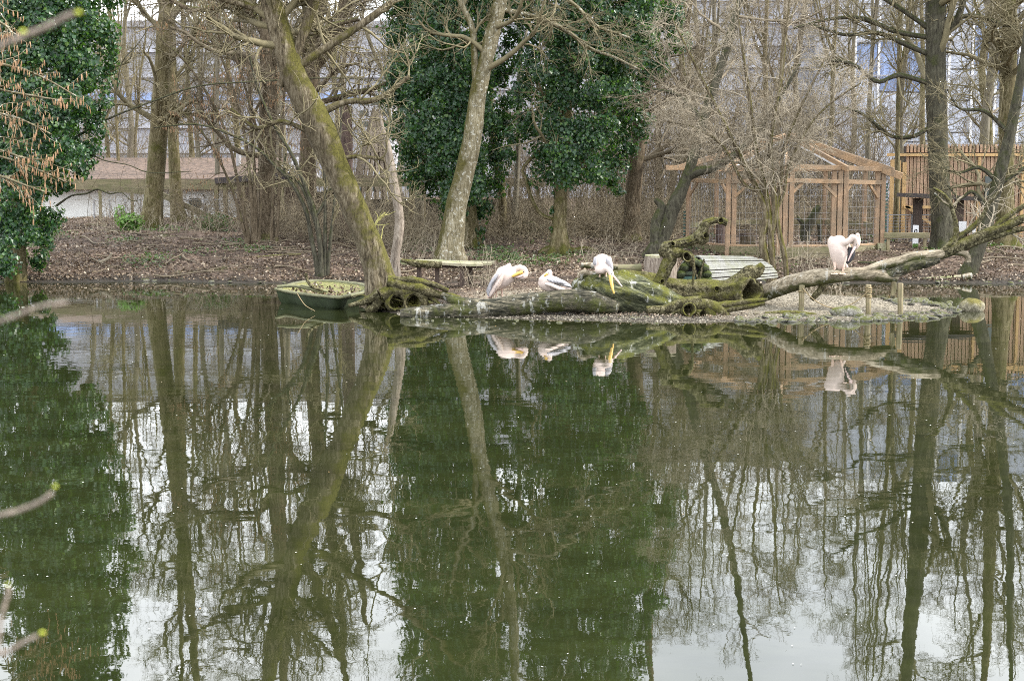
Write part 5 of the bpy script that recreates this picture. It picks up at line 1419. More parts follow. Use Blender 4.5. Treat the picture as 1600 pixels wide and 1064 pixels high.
log('reaching_trunk', 'long fallen trunk rising right over the spit with forked mossy branches', 27.4,
    [(1100, 494, 8, .8), (1130, 486, 11, .9), (1160, 471, 13, .9), (1200, 456, 13.5, .6), (1240, 442, 13, .2), (1280, 433, 12.5), (1320, 429, 12), (1360, 429, 11.5), (1385, 433, 9), (1398, 436, 5)], 'log_pale', sides=24,
    extra=[([(1350, 425, 7), (1375, 416, 7.5), (1405, 408, 8), (1435, 401, 8), (1465, 398, 9), (1482, 394, 8)], {}),
           ([(1468, 400, 8), (1482, 392, 9), (1510, 378, 8), (1545, 364, 7.5), (1580, 350, 7), (1625, 330, 6), (1680, 300, 5), (1760, 250, 3)], dict(mat='moss_wood')),
           ([(1378, 433, 8), (1400, 424, 9), (1425, 413, 9.5), (1450, 408, 9), (1466, 404, 7)], dict(mat='log_grey')),
           ([(1470, 396, 7), (1482, 386, 7), (1492, 374, 6), (1494, 355, 4.5), (1490, 336, 4), (1484, 318, 3.6), (1474, 304, 3), (1458, 294, 2.2)], dict(mat='moss_wood')),
           ([(1484, 322, 2.5), (1472, 314, 2.2), (1460, 302, 1.6)], dict(mat='log_pale')), ([(1490, 322, 2.4), (1498, 312, 2), (1506, 306, 1.2)], dict(mat='log_pale')),
           ([(1486, 378, 5), (1500, 369, 4.5), (1520, 355, 4), (1535, 338, 3.5), (1545, 318, 3), (1560, 300, 2)], dict(mat='moss_wood')),
           ([(1470, 396, 6), (1490, 394, 5), (1505, 395, 5), (1512, 402, 4.5), (1513, 410, 4)], dict(mat='log_pale')),
           ([(1500, 390, 5), (1540, 374, 5), (1580, 362, 4.5), (1630, 350, 4), (1700, 330, 3)], dict(mat='moss_wood')),
           ([(1548, 362, 5), (1575, 338, 4.5), (1600, 322, 4), (1640, 300, 3)], dict(mat='moss_wood')),
           ([(1386, 432, 6), (1396, 434, 6), (1402, 437, 5)], dict(mat='log_pale')),
           ([(1395, 437, 4), (1397, 448, 4), (1395, 462, 3.5)], dict(mat='oldpost', name='broken_branch')),
           ([(1290, 440, 5), (1280, 455, 4.5), (1268, 468, 4)], dict(mat='moss_wood'))])
# fine dead twigs on the fallen branch to the right
def dead_sprays():
    p, r = path([(1482, 392, 6), (1545, 364, 5), (1600, 340, 4), (1700, 290, 3)], 27.5, 20)
    p2, r2 = path([(1486, 378, 4), (1520, 355, 3), (1545, 318, 2), (1560, 300, 2)], 27.5, 20)
    c = crown_geo([(p, r), (p2, r2)], [dict(n_per=9, t0=.2, t1=1, L=(.4, 1.0), ang=(30, 80), K=6, curl=.2, up=.05, rmul=.4, rmin=.006), dict(n_per=7, t0=.1, t1=1, L=(.15, .45), ang=(30, 70), K=5, curl=.22, up=0, rmul=.6, rmin=.004)])
    root = empty('dead_branch', tuple(p[0]), 'spray of dry grey twigs on the fallen branch at the right edge', 'branch')
    c.build('twig_spray', M['twig_pale'], root, kind='stuff')
dead_sprays()
# logs and boards on the centre and right shore
def simple_log(label, Y, ctrl, mat, name='fallen_log', cat='log', group=None, **k):
    p, r = path(ctrl, Y, 20); V, f = limb_geo(p, r, 16, .08, 3, **k)
    tag(part(name, V, f, M[mat], origin=p[0]), label, cat, group)
simple_log('pale pole end with a hollow tip behind the split trunk, pointing left', 29.5, [(908, 414, 4), (935, 416, 5), (965, 418, 5)], 'log_pale')
simple_log('brown pole lying behind the gaping pelican, its hollow end facing right', 29.8, [(955, 420, 7), (985, 420, 7), (1002, 419, 7)], 'oldwood', hollow1=.1)
simple_log('flat weathered beam lying on the shore under the dark leaning tree', 36.6, [(1440, 436, 2.5), (1475, 435, 3.5), (1512, 433, 5)], 'slab')
simple_log('pale short log end on the shore at the foot of the dark leaning tree', 36.4, [(1503, 434, 5.5), (1518, 432, 6)], 'log_pale')
simple_log('thin long pole lying on the bank left of the coppiced stems', 39.5, [(385, 404, 2), (430, 400, 2), (470, 398, 1.5)], 'bark_brown')
simple_log('crooked dead branch lying on the left bank near the ivy', 38.6, [(150, 412, 2.4), (168, 405, 2.4), (175, 396, 2)], 'twig_pale')
simple_log('mossy half-sunk log at the front edge of the spit, under the first rope post', 26.9, [(1195, 490, 3), (1235, 490, 5), (1275, 493, 4)], 'moss_wood')
simple_log('thin curved branch lying on the ground right of the leaning snag roots', 38.5, [(1340, 410, 1.5), (1400, 412, 2.2), (1440, 410, 2)], 'bark_dark')

# rope posts
def rope_post(label, px, py0, py1, rp, Y, lean=0):
    a = P(px, py1, Y); b_ = P(px + lean, py0, Y); a[2] = H(a[0], Y) - .1
    p = np.linspace(a, b_, 12); V, f = limb_geo(p, np.full(12, rp * S(Y)), 14, .04, 3)
    root = empty('rope_post', (a[0], Y, a[2] + .1), label, 'post', 'wooden posts on the spit')
    part('post', V, f, M['oldpost'], root); return root, b_
q1, t1 = rope_post('left rope post at the edge of the sandy spit', 1252, 446, 484, 4.4, 27.3, 1)
q2, t2 = rope_post('middle mossy post wrapped with rope on the spit', 1357, 445, 484, 4.2, 27.0)
q3, t3 = rope_post('right bare post beside the broken branch end', 1407, 443, 483, 4.4, 27.0)
for rt, t, hs in ((q1, t1, (.12,)), (q2, t2, (.06, .1, .14, .2, .23))):
    for h in hs:
        th = np.linspace(0, 2 * np.pi, 13); q = np.stack([t[0] + .062 * np.cos(th), t[1] + .062 * np.sin(th), t[2] - h + .01 * np.sin(th * 2)], 1)
        V, f = tubes(q[None], np.full((1, 13), .011), 5); part('rope_coil', V, f, M['rope'], rt)
s = np.linspace(0, 1, 26)[:, None]; rp_ = (t1 - [0, .06, .05]) * (1 - s) + (t2 - [0, .06, .1]) * s; rp_[:, 2] -= (1 - (2 * s[:, 0] - 1) ** 2) * .36
V, f = tubes(rp_[None], np.full((1, 26), .011), 6); tag(part('rope', V, f, M['rope'], origin=rp_[0]), 'sagging rope between the left and middle posts on the spit', 'rope')

# boulder and shore stones
c = G(1523, 487); V, f = blob(c + [0, .2, .07], .255, .25, .19, 3.3, .08, 4)
tag(part('mossy_boulder', V, f, M['boulder'], origin=c), 'rounded mossy boulder standing in the water off the tip of the spit', 'boulder')
edge = [(1140, 503), (1200, 501), (1260, 501), (1330, 502), (1400, 499), (1450, 496), (1490, 489), (1470, 479), (1430, 474)]
stone_me = []
for k in range(7):
    V, f = blob(np.zeros(3), 1, .85, .55, k * 2.1, .22, 2); stone_me.append(raw_mesh('stone', V, f, M['stone']))
def stone(x, y, z, s):
    o = bpy.data.objects.new('stone', stone_me[R.randint(7)]); COL.objects.link(o); o.parent = ground
    o.location = (x, y, z); o.scale = (s * R.uniform(.8, 1.4), s * R.uniform(.7, 1.1), s * R.uniform(.6, 1)); o.rotation_euler = (R.uniform(-.3, .3), R.uniform(-.3, .3), R.uniform(0, 6.3))
for k in range(150):
    t = R.rand() * (len(edge) - 1); i = int(t); a = np.array(edge[i]); b_ = np.array(edge[i + 1]); q = a + (b_ - a) * (t - i)
    g_ = G(q[0] + R.uniform(-8, 8), q[1] + R.uniform(-4, 2)); stone(g_[0], g_[1], max(0.0, H(g_[0], g_[1])) + .01, R.uniform(.03, .11) if R.rand() < .85 else R.uniform(.12, .17))
for k in range(40):
    g_ = G(R.uniform(640, 1060), R.uniform(498, 506)); stone(g_[0], g_[1], max(0.0, H(g_[0], g_[1])), R.uniform(.02, .06))
for k in range(26):
    g_ = G(R.uniform(1380, 1490), R.uniform(468, 482)); stone(g_[0], g_[1], max(0.0, H(g_[0], g_[1])) + .02, R.uniform(.05, .14))
for k in range(70):
    x = R.uniform(-14, 14); sh = 36.3 + 0.35 * np.sin(x * 0.45) + 0.2 * np.sin(x * 1.3 + 1)
    stone(x, sh + R.uniform(-.1, .5), .02, R.uniform(.03, .10))
V, f = blob(G(1325, 498) + [0, .2, .1], .3, .16, .13, 8, .15, 3); o = part('stone', V, f, M['stone'], ground)
# gravel on the spit and island
n = 34000
yy = 24.9 + 8 * R.rand(n) ** 1.5; xx = (R.uniform(620, 1495, n) - 800) / F * yy; hh, ss = height(xx, yy); ok = (ss > -.12) & (hh > -.02)
xpx_ = 800 + xx / yy * F; ok &= (xpx_ > 1090) | (ss < 1.3)
xx, yy, hh = xx[ok], yy[ok], hh[ok]; n = len(xx)
O = np.array([[1, 0, 0], [0, 1, 0], [-1, 0, 0], [0, -1, 0], [0, 0, .8]]); OF = np.array([[0, 1, 4], [1, 2, 4], [2, 3, 4], [3, 0, 4]])
s = R.uniform(.008, .024, n)[:, None, None]; a = R.uniform(0, 6.3, n)
Rm = np.zeros((n, 3, 3)); Rm[:, 0, 0] = np.cos(a); Rm[:, 0, 1] = -np.sin(a); Rm[:, 1, 0] = np.sin(a); Rm[:, 1, 1] = np.cos(a); Rm[:, 2, 2] = 1
V = np.einsum('nij,kj->nki', Rm, O) * s * np.array([1.2, .8, .8]) + np.stack([xx, yy, hh], 1)[:, None]
M['gravel'] = leafmat('gravel', [(0, (0.08, 0.07, 0.05)), (0.7, (0.105, 0.088, 0.062)), (1, (0.33, 0.30, 0.245))], .85, 0.0)
tag(part('gravel', V.reshape(-1, 3), ((np.arange(n) * 5)[:, None, None] + OF[None]).reshape(-1, 3), M['gravel'], smooth=False), 'gravel and crumbs covering the spit', 'gravel', kind='stuff')
# moss tufts along the island edge
brush('moss_grass', 'short green moss and grass tufts along the edge of the spit', [(1180, 1440, 26.4, 27.0, 900), (560, 760, 27.0, 28.5, 700), (960, 1140, 26.3, 27.2, 300)], 'boat_moss', (0.02, 0.07), (0.003, 0.006), .2, .6, 4, 0)

# ------------------------------------------------------------------ boat
def boat():
    root = empty('rowing_boat', (*G(490, 470)[:2], 0), 'small half-sunk green rowing boat filled with moss at the left end of the island', 'boat')
    rim = np.array([(431, 452), (448, 456), (475, 460), (505, 463), (530, 465), (552, 461), (574, 455), (572, 446), (540, 441), (500, 438.5), (470, 441), (446, 447)], float)
    rz = .25
    rimp = np.array([G(x, y, rz + (.05 if x < 445 else 0)) for x, y in rim])
    q = crom(np.vstack([rimp, rimp[:1]]), 61)[:-1]; c = q.mean(0); n = len(q); i = np.arange(n); j = (i + 1) % n
    def ring(k, z): w = c + (q - c) * k; w[:, 2] = z if z is not None else w[:, 2]; return w
    rings = [ring(.62, -.22), ring(.80, -.10), ring(.93, .06), ring(1.0, None)]
    V = np.concatenate(rings); f = [np.stack([i + k * n, j + k * n, j + (k + 1) * n, i + (k + 1) * n], 1) for k in range(3)]
    part('hull', V, np.concatenate(f), M['boat'], root)
    o1 = ring(1.03, None) - [0, 0, .02]; o2 = ring(1.03, None) + [0, 0, .025]; o3 = ring(.93, None) + [0, 0, .025]; o4 = ring(.93, None) - [0, 0, .03]
    V = np.concatenate([o1, o2, o3, o4]); f = [np.stack([i + k * n, j + k * n, j + ((k + 1) % 4) * n, i + ((k + 1) % 4) * n], 1) for k in range(4)]
    part('gunwale', V, np.concatenate(f), M['boat_rim'], root)
    r3 = ring(.93, None) - [0, 0, .01]; r4 = ring(.8, .18); r5 = ring(.4, .16); r5[:, 2] += .05 * sn(r5, 3, 1); cc = c.copy(); cc[2] = .17
    V = np.concatenate([r3, r4, r5, cc[None]])
    part('moss_bed', V, [np.concatenate([np.stack([i + k * n, j + k * n, j + (k + 1) * n, i + (k + 1) * n], 1) for k in range(2)]), np.stack([i + 2 * n, j + 2 * n, np.full(n, 3 * n)], 1)], M['boat_moss'], root)
    nl = 380; ang = R.uniform(0, 6.28, nl); rr0 = np.sqrt(R.rand(nl)) * .85; kk = (ang / 6.2832 * n).astype(int) % n
    pos = c + (q[kk] - c) * rr0[:, None]; pos[:, 2] = .185 + .05 * R.rand(nl)
    Vl, fl = leaves_geo(pos, norm(R.normal(size=(nl, 3)) * .4 + [0, 0, 1]), R.uniform(.04, .08, nl), 0.0)
    part('leaf_bed', Vl, fl, M['litter'], root, smooth=False, kind='stuff')
    for l, w in (([(433, 448, 2.4), (460, 447, 2.6), (485, 452, 2.4), (505, 457, 2)], 0), ([(470, 446, 2), (490, 450, 2.2), (512, 456, 2)], 0)):
        p, r = path(l, 29.2, 14); V, f = limb_geo(p, r, 8, .08, 4); part('thwart', V, f, M['boat_rim'], root)
    p, r = path([(478, 427, 2.2), (480, 438, 2.2), (488, 448, 2.2), (504, 455, 2)], 29.0, 16); V, f = limb_geo(p, r, 8, .1, 4)
    tag(part('curved_branch', V, f, M['moss_wood'], origin=p[-1]), 'curved mossy branch standing up inside the green boat', 'branch')
    p, r = path([(464, 458, .8), (470, 468, .7), (478, 478, .6), (492, 486, .5)], 27.6, 16); V, f = tubes(p[None], r[None], 5)
    part('mooring_rope', V, f, M['rope'], root)
boat()

# ------------------------------------------------------------------ slab bench
def bench():
    Y = 32.2; root = empty('slab_table', (*P(690, 430, Y)[:2], H(P(690, 430, Y)[0], Y)), 'rough wooden slab table with mossy edge behind the first pelican', 'table')
    zt = P(0, 412, Y)[2]
    for k, (xa, xb, d) in enumerate(((628, 755, 0), (632, 768, .42), (650, 772, .82))):
        a = P(xa, 410, Y + d); b_ = P(xb, 410, Y + d)
        pts = crom(np.array([[a[0], Y + d, zt + .03], [(a[0] + b_[0]) / 2, Y + d + .03, zt], [b_[0], Y + d, zt - .02]]), 14)
        V = []; 
        for p_ in pts:
            w = .2 + .03 * math.sin(p_[0] * 5 + k); V += [[p_[0], p_[1] - w, p_[2] - .035], [p_[0], p_[1] + w, p_[2] - .035], [p_[0], p_[1] + w, p_[2] + .02], [p_[0], p_[1] - w, p_[2] + .02]]
        V = np.array(V); V += .008 * np.stack([sn(V, 6, 1)] * 3, 1)
        f = []
        for s_ in range(13):
            for e in range(4): f.append([s_ * 4 + e, s_ * 4 + (e + 1) % 4, s_ * 4 + 4 + (e + 1) % 4, s_ * 4 + 4 + e])
        f += [[3, 2, 1, 0], [52, 53, 54, 55]]
        part('plank', V, np.array(f), M['slab'], root, False)
    p, r = path([(627, 407, 3), (645, 411, 5), (665, 413, 5.5), (690, 414, 4)], Y - .2, 16); V, f = limb_geo(p, r, 12, .2, 6); part('mossy_edge', V, f, M['moss_wood'], root)
    for px, dy in ((655, 0), (683, .1), (722, 0), (735, .7)):
        x = P(px, 420, Y + dy)[0]; beam('leg', (x, Y + dy, H(x, Y + dy) - .05), (x, Y + dy, zt - .04), .1, .08, M['darkwood'], root)
    beam('crossbar', (P(680, 0, Y)[0], Y + .3, zt - .08), (P(760, 0, Y)[0], Y + .3, zt - .08), .08, .07, M['darkwood'], root)
bench()

# ------------------------------------------------------------------ hutch with a curved whitewashed slat roof
def hutch():
    Yf = 29.6; Yb = 32.2
    g = H(grid_px(1090, Yf), Yf)
    root = empty('duck_hutch', (grid_px(1090, Yf), Yf, g), 'low duck hutch with a curved whitewashed slat roof and a mossy arched front', 'hutch')
    cx0, cx1 = P(1084, 440, Yf)[0], P(1163, 440, Yb)[0]
    # arch front: centre at the ground, half-ellipse
    rx, rz = 28 * S(Yf), .60; rx2 = 40 * S(Yb)
    z0 = P(1084, 447, Yf)[2]; z0b = z0 - .02; rzb = P(0, 403, Yb)[2] - z0b
    N = 30
    th = np.linspace(0.05, math.pi * .98, N + 1)
    for k in range(N):
        V = []
        for t_ in (th[k] + .014, th[k + 1] - .014):
            for (cx, Y, ax) in ((cx0, Yf, rx), (cx1 , Yb, rx2 + .15)):
                for e in (1.0, 1.05):
                    V.append([cx + math.cos(t_) * ax * e, Y, z0 + math.sin(t_) * rz * e if Y == Yf else z0b + math.sin(t_) * rzb * e])
        V = np.array(V); f = np.array([[0, 1, 5, 4], [2, 6, 7, 3], [0, 4, 6, 2], [1, 3, 7, 5], [0, 2, 3, 1], [4, 5, 7, 6]])
        V[:, 2] += R.uniform(-.012, .018)
        part('roof_board', V, f, M['whitewash'], root, False)
    tt = np.linspace(0.02, math.pi * .99, 20); a0 = np.stack([cx0 + np.cos(tt) * rx * .985, np.full(20, Yf + .05), z0 + np.sin(tt) * rz * .985], 1); a1 = np.stack([cx1 + np.cos(tt) * (rx2 + .15) * .985, np.full(20, Yb), z0b + np.sin(tt) * rzb * .985], 1)
    ii = np.arange(19); part('gap_shade', np.concatenate([a0, a1]), np.stack([ii, ii + 1, ii + 21, ii + 20], 1), M['darkwood'], root)  # dark sheet under the boards, painting the shade in their gaps
    # front arch blocks
    th = np.linspace(0, math.pi, 10)
    for k in range(9):
        t_ = (th[k] + th[k + 1]) / 2; cx = cx0 + math.cos(t_) * rx * .84; cz = z0 + math.sin(t_) * rz * .84
        V, f = blob(np.array([cx, Yf - .03, cz]), .1, .09, .09, k, .2, 2); part('block', V, f, M['hutch_block'], root)
    for k in range(5):
        V, f = blob(np.array([cx0 + rx * (.3 + .12 * k), Yf + .02, z0 + .12 + .1 * (k % 2)]), .09, .07, .10, k + 5, .2, 2); part('block', V, f, M['hutch_block'], root)
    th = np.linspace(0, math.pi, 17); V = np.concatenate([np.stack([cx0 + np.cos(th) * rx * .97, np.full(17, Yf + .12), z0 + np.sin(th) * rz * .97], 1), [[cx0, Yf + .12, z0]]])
    part('opening_shade', V, [np.stack([np.arange(16), np.arange(1, 17), np.full(16, 17)], 1)], M['black'], root, False)  # black sheet standing in for the shade inside the arched opening
    beam('front_plank', (cx0 - rx * .9, Yf - .02, z0 + .16), (cx0 + rx * .1, Yf - .02, z0 + .16), .04, .09, M['greenmesh'], root)
    beam('front_plank', (cx0 - rx * .8, Yf - .02, z0 + .27), (cx0 + rx * .1, Yf - .02, z0 + .27), .04, .07, M['boat'], root)
    for a, b_ in ((1092, 1082), (1092, 1100)):
        beam('stick', P(a, 443, Yf - .1), P(b_, 405, Yf - .1), .035, .035, M['moss_wood'], root)
hutch()

# ------------------------------------------------------------------ pelicans
def sphere_geo(c, r, sc=(1, 1, 1), su=14, sv=10):
    th = np.linspace(0, 2 * np.pi, su, endpoint=False); ph = np.linspace(0, np.pi, sv + 1)[1:-1]
    V = [[0, 0, 1]] + [[math.sin(p_) * math.cos(t_), math.sin(p_) * math.sin(t_), math.cos(p_)] for p_ in ph for t_ in th] + [[0, 0, -1]]
    V = np.array(V) * r * np.array(sc) + c
    m = sv - 1; i = np.arange(su); j = (i + 1) % su
    tri = [np.stack([np.zeros(su, int), 1 + i, 1 + j], 1), np.stack([np.full(su, 1 + m * su), 1 + (m - 1) * su + j, 1 + (m - 1) * su + i], 1)]
    quad = np.concatenate([np.stack([1 + k * su + i, 1 + (k + 1) * su + i, 1 + (k + 1) * su + j, 1 + k * su + j], 1) for k in range(m - 1)]) if m > 1 else None
    return V, [np.concatenate(tri), quad]
def union(name, chains, mat, parent, voxel=.014, smooth=6):
    """chains: lists of world (x,y,z,r); the union remeshed as one continuous surface"""
    mb = MB()
    for ch in chains:
        ch = np.array(ch, float); L = np.linalg.norm(np.diff(ch[:, :3], axis=0), axis=1).sum(); n = max(3, int(L / (ch[:, 3].min() * .4)) + 2)
        for row in (crom(ch, min(n, 40)) if len(ch) > 1 else ch): mb.add(*sphere_geo(row[:3], row[3]))
    o = mb.build('tmp', M[mat], parent)
    m = o.modifiers.new('r', 'REMESH'); m.mode = 'VOXEL'; m.voxel_size = voxel; m.use_smooth_shade = True
    s_ = o.modifiers.new('s', 'SMOOTH'); s_.iterations = smooth; s_.factor = .6
    dg = bpy.context.evaluated_depsgraph_get(); me = bpy.data.meshes.new_from_object(o.evaluated_get(dg))
    o.modifiers.clear(); old = o.data; o.data = me; bpy.data.meshes.remove(old); o.name = name
    me.materials.clear(); me.materials.append(M[mat])
    me.polygons.foreach_set('use_smooth', np.full(len(me.polygons), True))
    return o
def feather_geo(a, b_, w, up, arch=.02, n=7):
    a, b_ = np.array(a, float), np.array(b_, float); t = norm(b_ - a); s = norm(np.cross(t, np.array(up, float))); u = norm(np.cross(s, t))
    V = []
    for k in range(n):
        q = k / (n - 1); p_ = a + (b_ - a) * q + u * arch * math.sin(q * math.pi); ww = w * (.55 + .45 * math.sin(min(q * 1.6, 1) * math.pi / 2)) * math.sqrt(max(0.03, 1 - max(0, (q - .75) / .25) ** 2))
        V += [p_ - s * ww / 2, p_ + u * w * .12, p_ + s * ww / 2, p_ - u * w * .08]
    V = np.array(V); f = []
    for k in range(n - 1):
        for e in range(4): f.append([k * 4 + e, k * 4 + (e + 1) % 4, k * 4 + 4 + (e + 1) % 4, k * 4 + 4 + e])
    return V, np.array(f)
def wing(parent, Y, roots, tips, w, mat, up=(0, -1, .3), rows=1, label=None, base='feather'):
    """overlapping feathers from points along the root line to points along the tip line"""
    rt = np.array([P(x, y, Y + d) for x, y, d in roots]); tp = np.array([P(x, y, Y + d) for x, y, d in tips])
    n = 11
    A = crom(rt, n); B = crom(tp, n); mb = MB()
    for row in range(rows):
        for k in range(n):
            L = 1 - .3 * row; a = A[k] + (B[k] - A[k]) * 0.0; b_ = A[k] + (B[k] - A[k]) * L
            u = np.array(up) ; off = norm(u) * (.012 * row + .004 * (k % 2))
            mb.add(*feather_geo(a + off, b_ + off, w * S(Y), up, .015))
    mb.build('wing', M[mat], parent)
def pel_root(label, px, py, Y, z):
    q = P(px, py, Y); return empty('pelican', (q[0], Y, z), label, 'pelican', 'pelicans resting on the fallen trunks')
def ch(Y, *rows): return [[*P(x, y, Y + d), r * S(Y)] for x, y, r, d in rows]
def legs(root, Y, specs, foot=True):
    for (x0, y0, x1, y1, r) in specs:
        p, rr_ = path([(x0, y0, r * 1.7), ((x0 + x1) / 2, (y0 + y1) / 2, r), (x1, y1, r)], Y, 8)
        V, f = tubes(p[None], rr_[None], 8); lg = part('leg', V, f, M['leg_flesh'], root)
        if foot:
            e = P(x1, y1, Y); m = MB(); s_ = S(Y)
            V = np.array([[0, .02, .012], [-5.5 * s_, -.11, .004], [-1.8 * s_, -.15, .004], [2 * s_, -.15, .004], [5.5 * s_, -.10, .004], [0, .02, -.004], [-5.5 * s_, -.11, -.006], [-1.8 * s_, -.15, -.006], [2 * s_, -.15, -.006], [5.5 * s_, -.10, -.006]])
            f = [np.array([[0, 1, 2], [0, 2, 3], [0, 3, 4], [5, 7, 6], [5, 8, 7], [5, 9, 8]]), np.array([[1, 6, 7, 2], [2, 7, 8, 3], [3, 8, 9, 4], [0, 5, 6, 1], [4, 9, 5, 0]])]
            m.add(V + e, f)
            for t_ in (1, 2.5, 4):
                i_ = int(t_); tip = V[i_] if t_ != 2.5 else (V[2] + V[3]) / 2
                m.add(*tubes(np.stack([V[0], (V[0] + tip) / 2 + [0, 0, .006], tip])[None] + e, np.array([[.011, .009, .006]]), 6))
            m.build('foot', M['leg_flesh'], root)
def eye(root, x, y, Y, r=.9):
    V, f = sphere_geo(P(x, y, Y), r * S(Y), su=8, sv=6); part('eye', V, f, M['black'], root)

# 1 standing, bill tucked to its breast
Y = 27.9
r1 = pel_root('leftmost pelican, standing and bending its head down with the yellow bill against its breast', 782, 465, Y, .2)
union('body', [ch(Y, (766, 457, 4, 0), (772, 449, 8, 0), (778, 442, 12, 0), (785, 436, 14.5, 0), (792, 431, 14, 0), (799, 427, 11, 0)),
               ch(Y, (784, 426, 9, .05), (792, 421, 7, .1), (795, 416, 4.2, .12), (796, 413.5, 2.6, .12)),
               ch(Y, (797, 426, 9, 0), (805, 422, 6.3, -.02), (812, 419, 5.2, -.04), (818, 421, 5.4, -.05), (821, 427, 5.2, -.06), (818, 432, 5.2, -.08), (812, 433, 4, -.1))], 'feather', r1)
wing(r1, Y - .19, [(778, 429, 0), (770, 437, 0), (767, 446, .02)], [(764, 450, .05), (761, 458, .05), (763, 463, .05)], 6, 'feather_grey', rows=2)
wing(r1, Y - .20, [(786, 428, 0), (780, 438, 0), (775, 447, .02)], [(778, 449, 0), (771, 456, 0), (765, 464, .03)], 6.5, 'feather', rows=2)
m = MB(); m.add(*feather_geo(P(770, 455, Y), P(762, 466, Y), 7 * S(Y), (0, -1, .2))); m.add(*feather_geo(P(774, 455, Y), P(765, 465, Y), 6 * S(Y), (0, -1, .2))); m.build('tail', M['feather_pink'], r1)
p, r = path([(816, 425.5, 3, -.14), (810, 427.5, 2.9, -.17), (803, 431, 2.2, -.19), (800, 432, 1.2, -.19)], Y, 12); V, f = limb_geo(p, r, 10, .02, 3); part('bill', V, f, M['bill_yellow'], r1)
p, r = path([(817, 430, 3, -.13), (810, 432.5, 2.4, -.15), (803, 433, 1.2, -.16)], Y, 10); V, f = limb_geo(p, r, 10, .02, 3); part('pouch', V, f, M['bill_pink'], r1)
legs(r1, Y, [(776, 450, 775, 468, 1.2), (784, 450, 785, 468, 1.2)])
eye(r1, 818, 425, Y - .24)

# 2 sitting asleep
Y = 27.1
r2 = pel_root('pelican crouched asleep on the low log, its head sunk on its back', 866, 458, Y, .35)
union('body', [ch(Y, (849, 443, 8.5, 0), (855, 443, 12, 0), (864, 445, 13.5, 0), (873, 448, 11.5, 0), (882, 451, 7.5, 0), (890, 455, 3.5, 0)),
               ch(Y, (848, 438, 7, -.02), (853, 432, 5.5, 0), (857, 428, 5.0, 0), (859, 426.5, 4.6, .0), (858, 424, 3.4, 0))], 'feather', r2)
wing(r2, Y - .19, [(855, 436, 0), (864, 436, 0), (872, 437, 0)], [(873, 446, 0), (885, 447, 0), (893, 449, .03)], 6.5, 'feather_grey', rows=2)
wing(r2, Y - .21, [(852, 444, 0), (858, 446, 0), (864, 449, 0)], [(872, 448, 0), (880, 453, 0), (887, 456, .03)], 7, 'feather', rows=2)
m = MB()
for k in range(3): m.add(*feather_geo(P(880, 450 + k, Y), P(895, 454 + 1.5 * k, Y), 4.5 * S(Y), (0, -1, .3)))
m.build('tail', M['feather'], r2)
p, r = path([(855, 428, 2.2, -.12), (852.5, 430, 1.8, -.13), (850, 432, 1.0, -.13)], Y, 10); V, f = limb_geo(p, r, 10, .02, 3); part('bill', V, f, M['bill_yellow'], r2)
eye(r2, 856.5, 427, Y - .125)

# 3 on the big trunk, bill agape
Y = 27.0
r3 = pel_root('pelican facing the viewer on the massive trunk with its long bill gaping downward', 942, 432, Y, .8)
union('body', [ch(Y, (941, 420, 9, -.02), (941, 413, 14, .12), (941, 410, 13.5, .3), (942, 410, 10, .5), (942, 412, 4, .75)),
               ch(Y, (932, 405, 5, .05), (931, 413, 4.5, .05)), ch(Y, (951, 405, 5, .05), (952, 414, 4.5, .05), (954, 422, 3, .08)),
               ch(Y, (936, 422, 7, -.05), (943, 423, 5, -.15), (948, 420, 4.6, -.22), (952, 423, 4.4, -.27), (955, 428, 4.5, -.3), (956, 432, 3.8, -.33))], 'feather', r3)
wing(r3, Y - .09, [(949, 402, 0), (952, 404, 0), (955, 408, 0)], [(948, 413, 0), (953, 418, 0), (956, 424, .0)], 5, 'feather_grey')
wing(r3, Y - .08, [(929, 402, 0), (931, 402, 0)], [(928, 414, 0), (931, 415, 0)], 4, 'feather_grey')
p, r = path([(954, 431, 3.2, -.36), (955, 440, 2.9, -.42), (957, 450, 2.2, -.48), (959.5, 459, .9, -.52)], Y, 14); V, f = limb_geo(p, r, 10, .02, 3); part('bill', V, f, M['bill_yellow'], r3)
p, r = path([(958, 431, 1.8, -.34), (964, 438, 1.5, -.36), (972, 448, .8, -.4)], Y, 12); V, f = limb_geo(p, r, 8, .02, 3); part('lower_bill', V, f, M['bill_pink'], r3)
eye(r3, 955.5, 427.5, Y - .44)
m = MB(); m.add(*feather_geo(P(941, 415, Y + .7), P(941, 420, Y + .95), 10 * S(Y), (0, 0, 1))); m.build('tail', M['feather'], r3)
legs(r3, Y, [(938, 424, 937, 433, 1.3), (946, 424, 947, 434, 1.3)], False)

# 4 standing on the reaching trunk, head turned over its wing
Y = 27.35
r4 = pel_root('rightmost pelican, standing upright on the rising trunk and preening under its wing', 1310, 424, Y, 1.0)
union('body', [ch(Y, (1311, 378, 10.5, .05), (1308, 383, 13.3, .03), (1310, 392, 14.2, 0), (1311, 401, 13, 0), (1311.5, 409, 10, 0), (1311, 415, 7.5, .02), (1311, 419, 5, .03)),
               ch(Y, (1299, 372, 3.4, .1), (1297, 377, 4, .1), (1297, 384, 4, .1)), ch(Y, (1340, 367, 3.3, .12), (1341, 378, 4, .14), (1337, 386, 3.6, .14)),
               ch(Y, (1317, 380, 7, -.08), (1323, 378.5, 5.2, -.13), (1329, 374, 4.8, -.14), (1332, 370.5, 4.8, -.14), (1336, 374, 4.8, -.12), (1337, 381, 4.6, -.1), (1335, 386, 4, -.08)),
               ch(Y, (1322, 385, 7, .1), (1326, 392, 5, .12))], 'feather', r4)
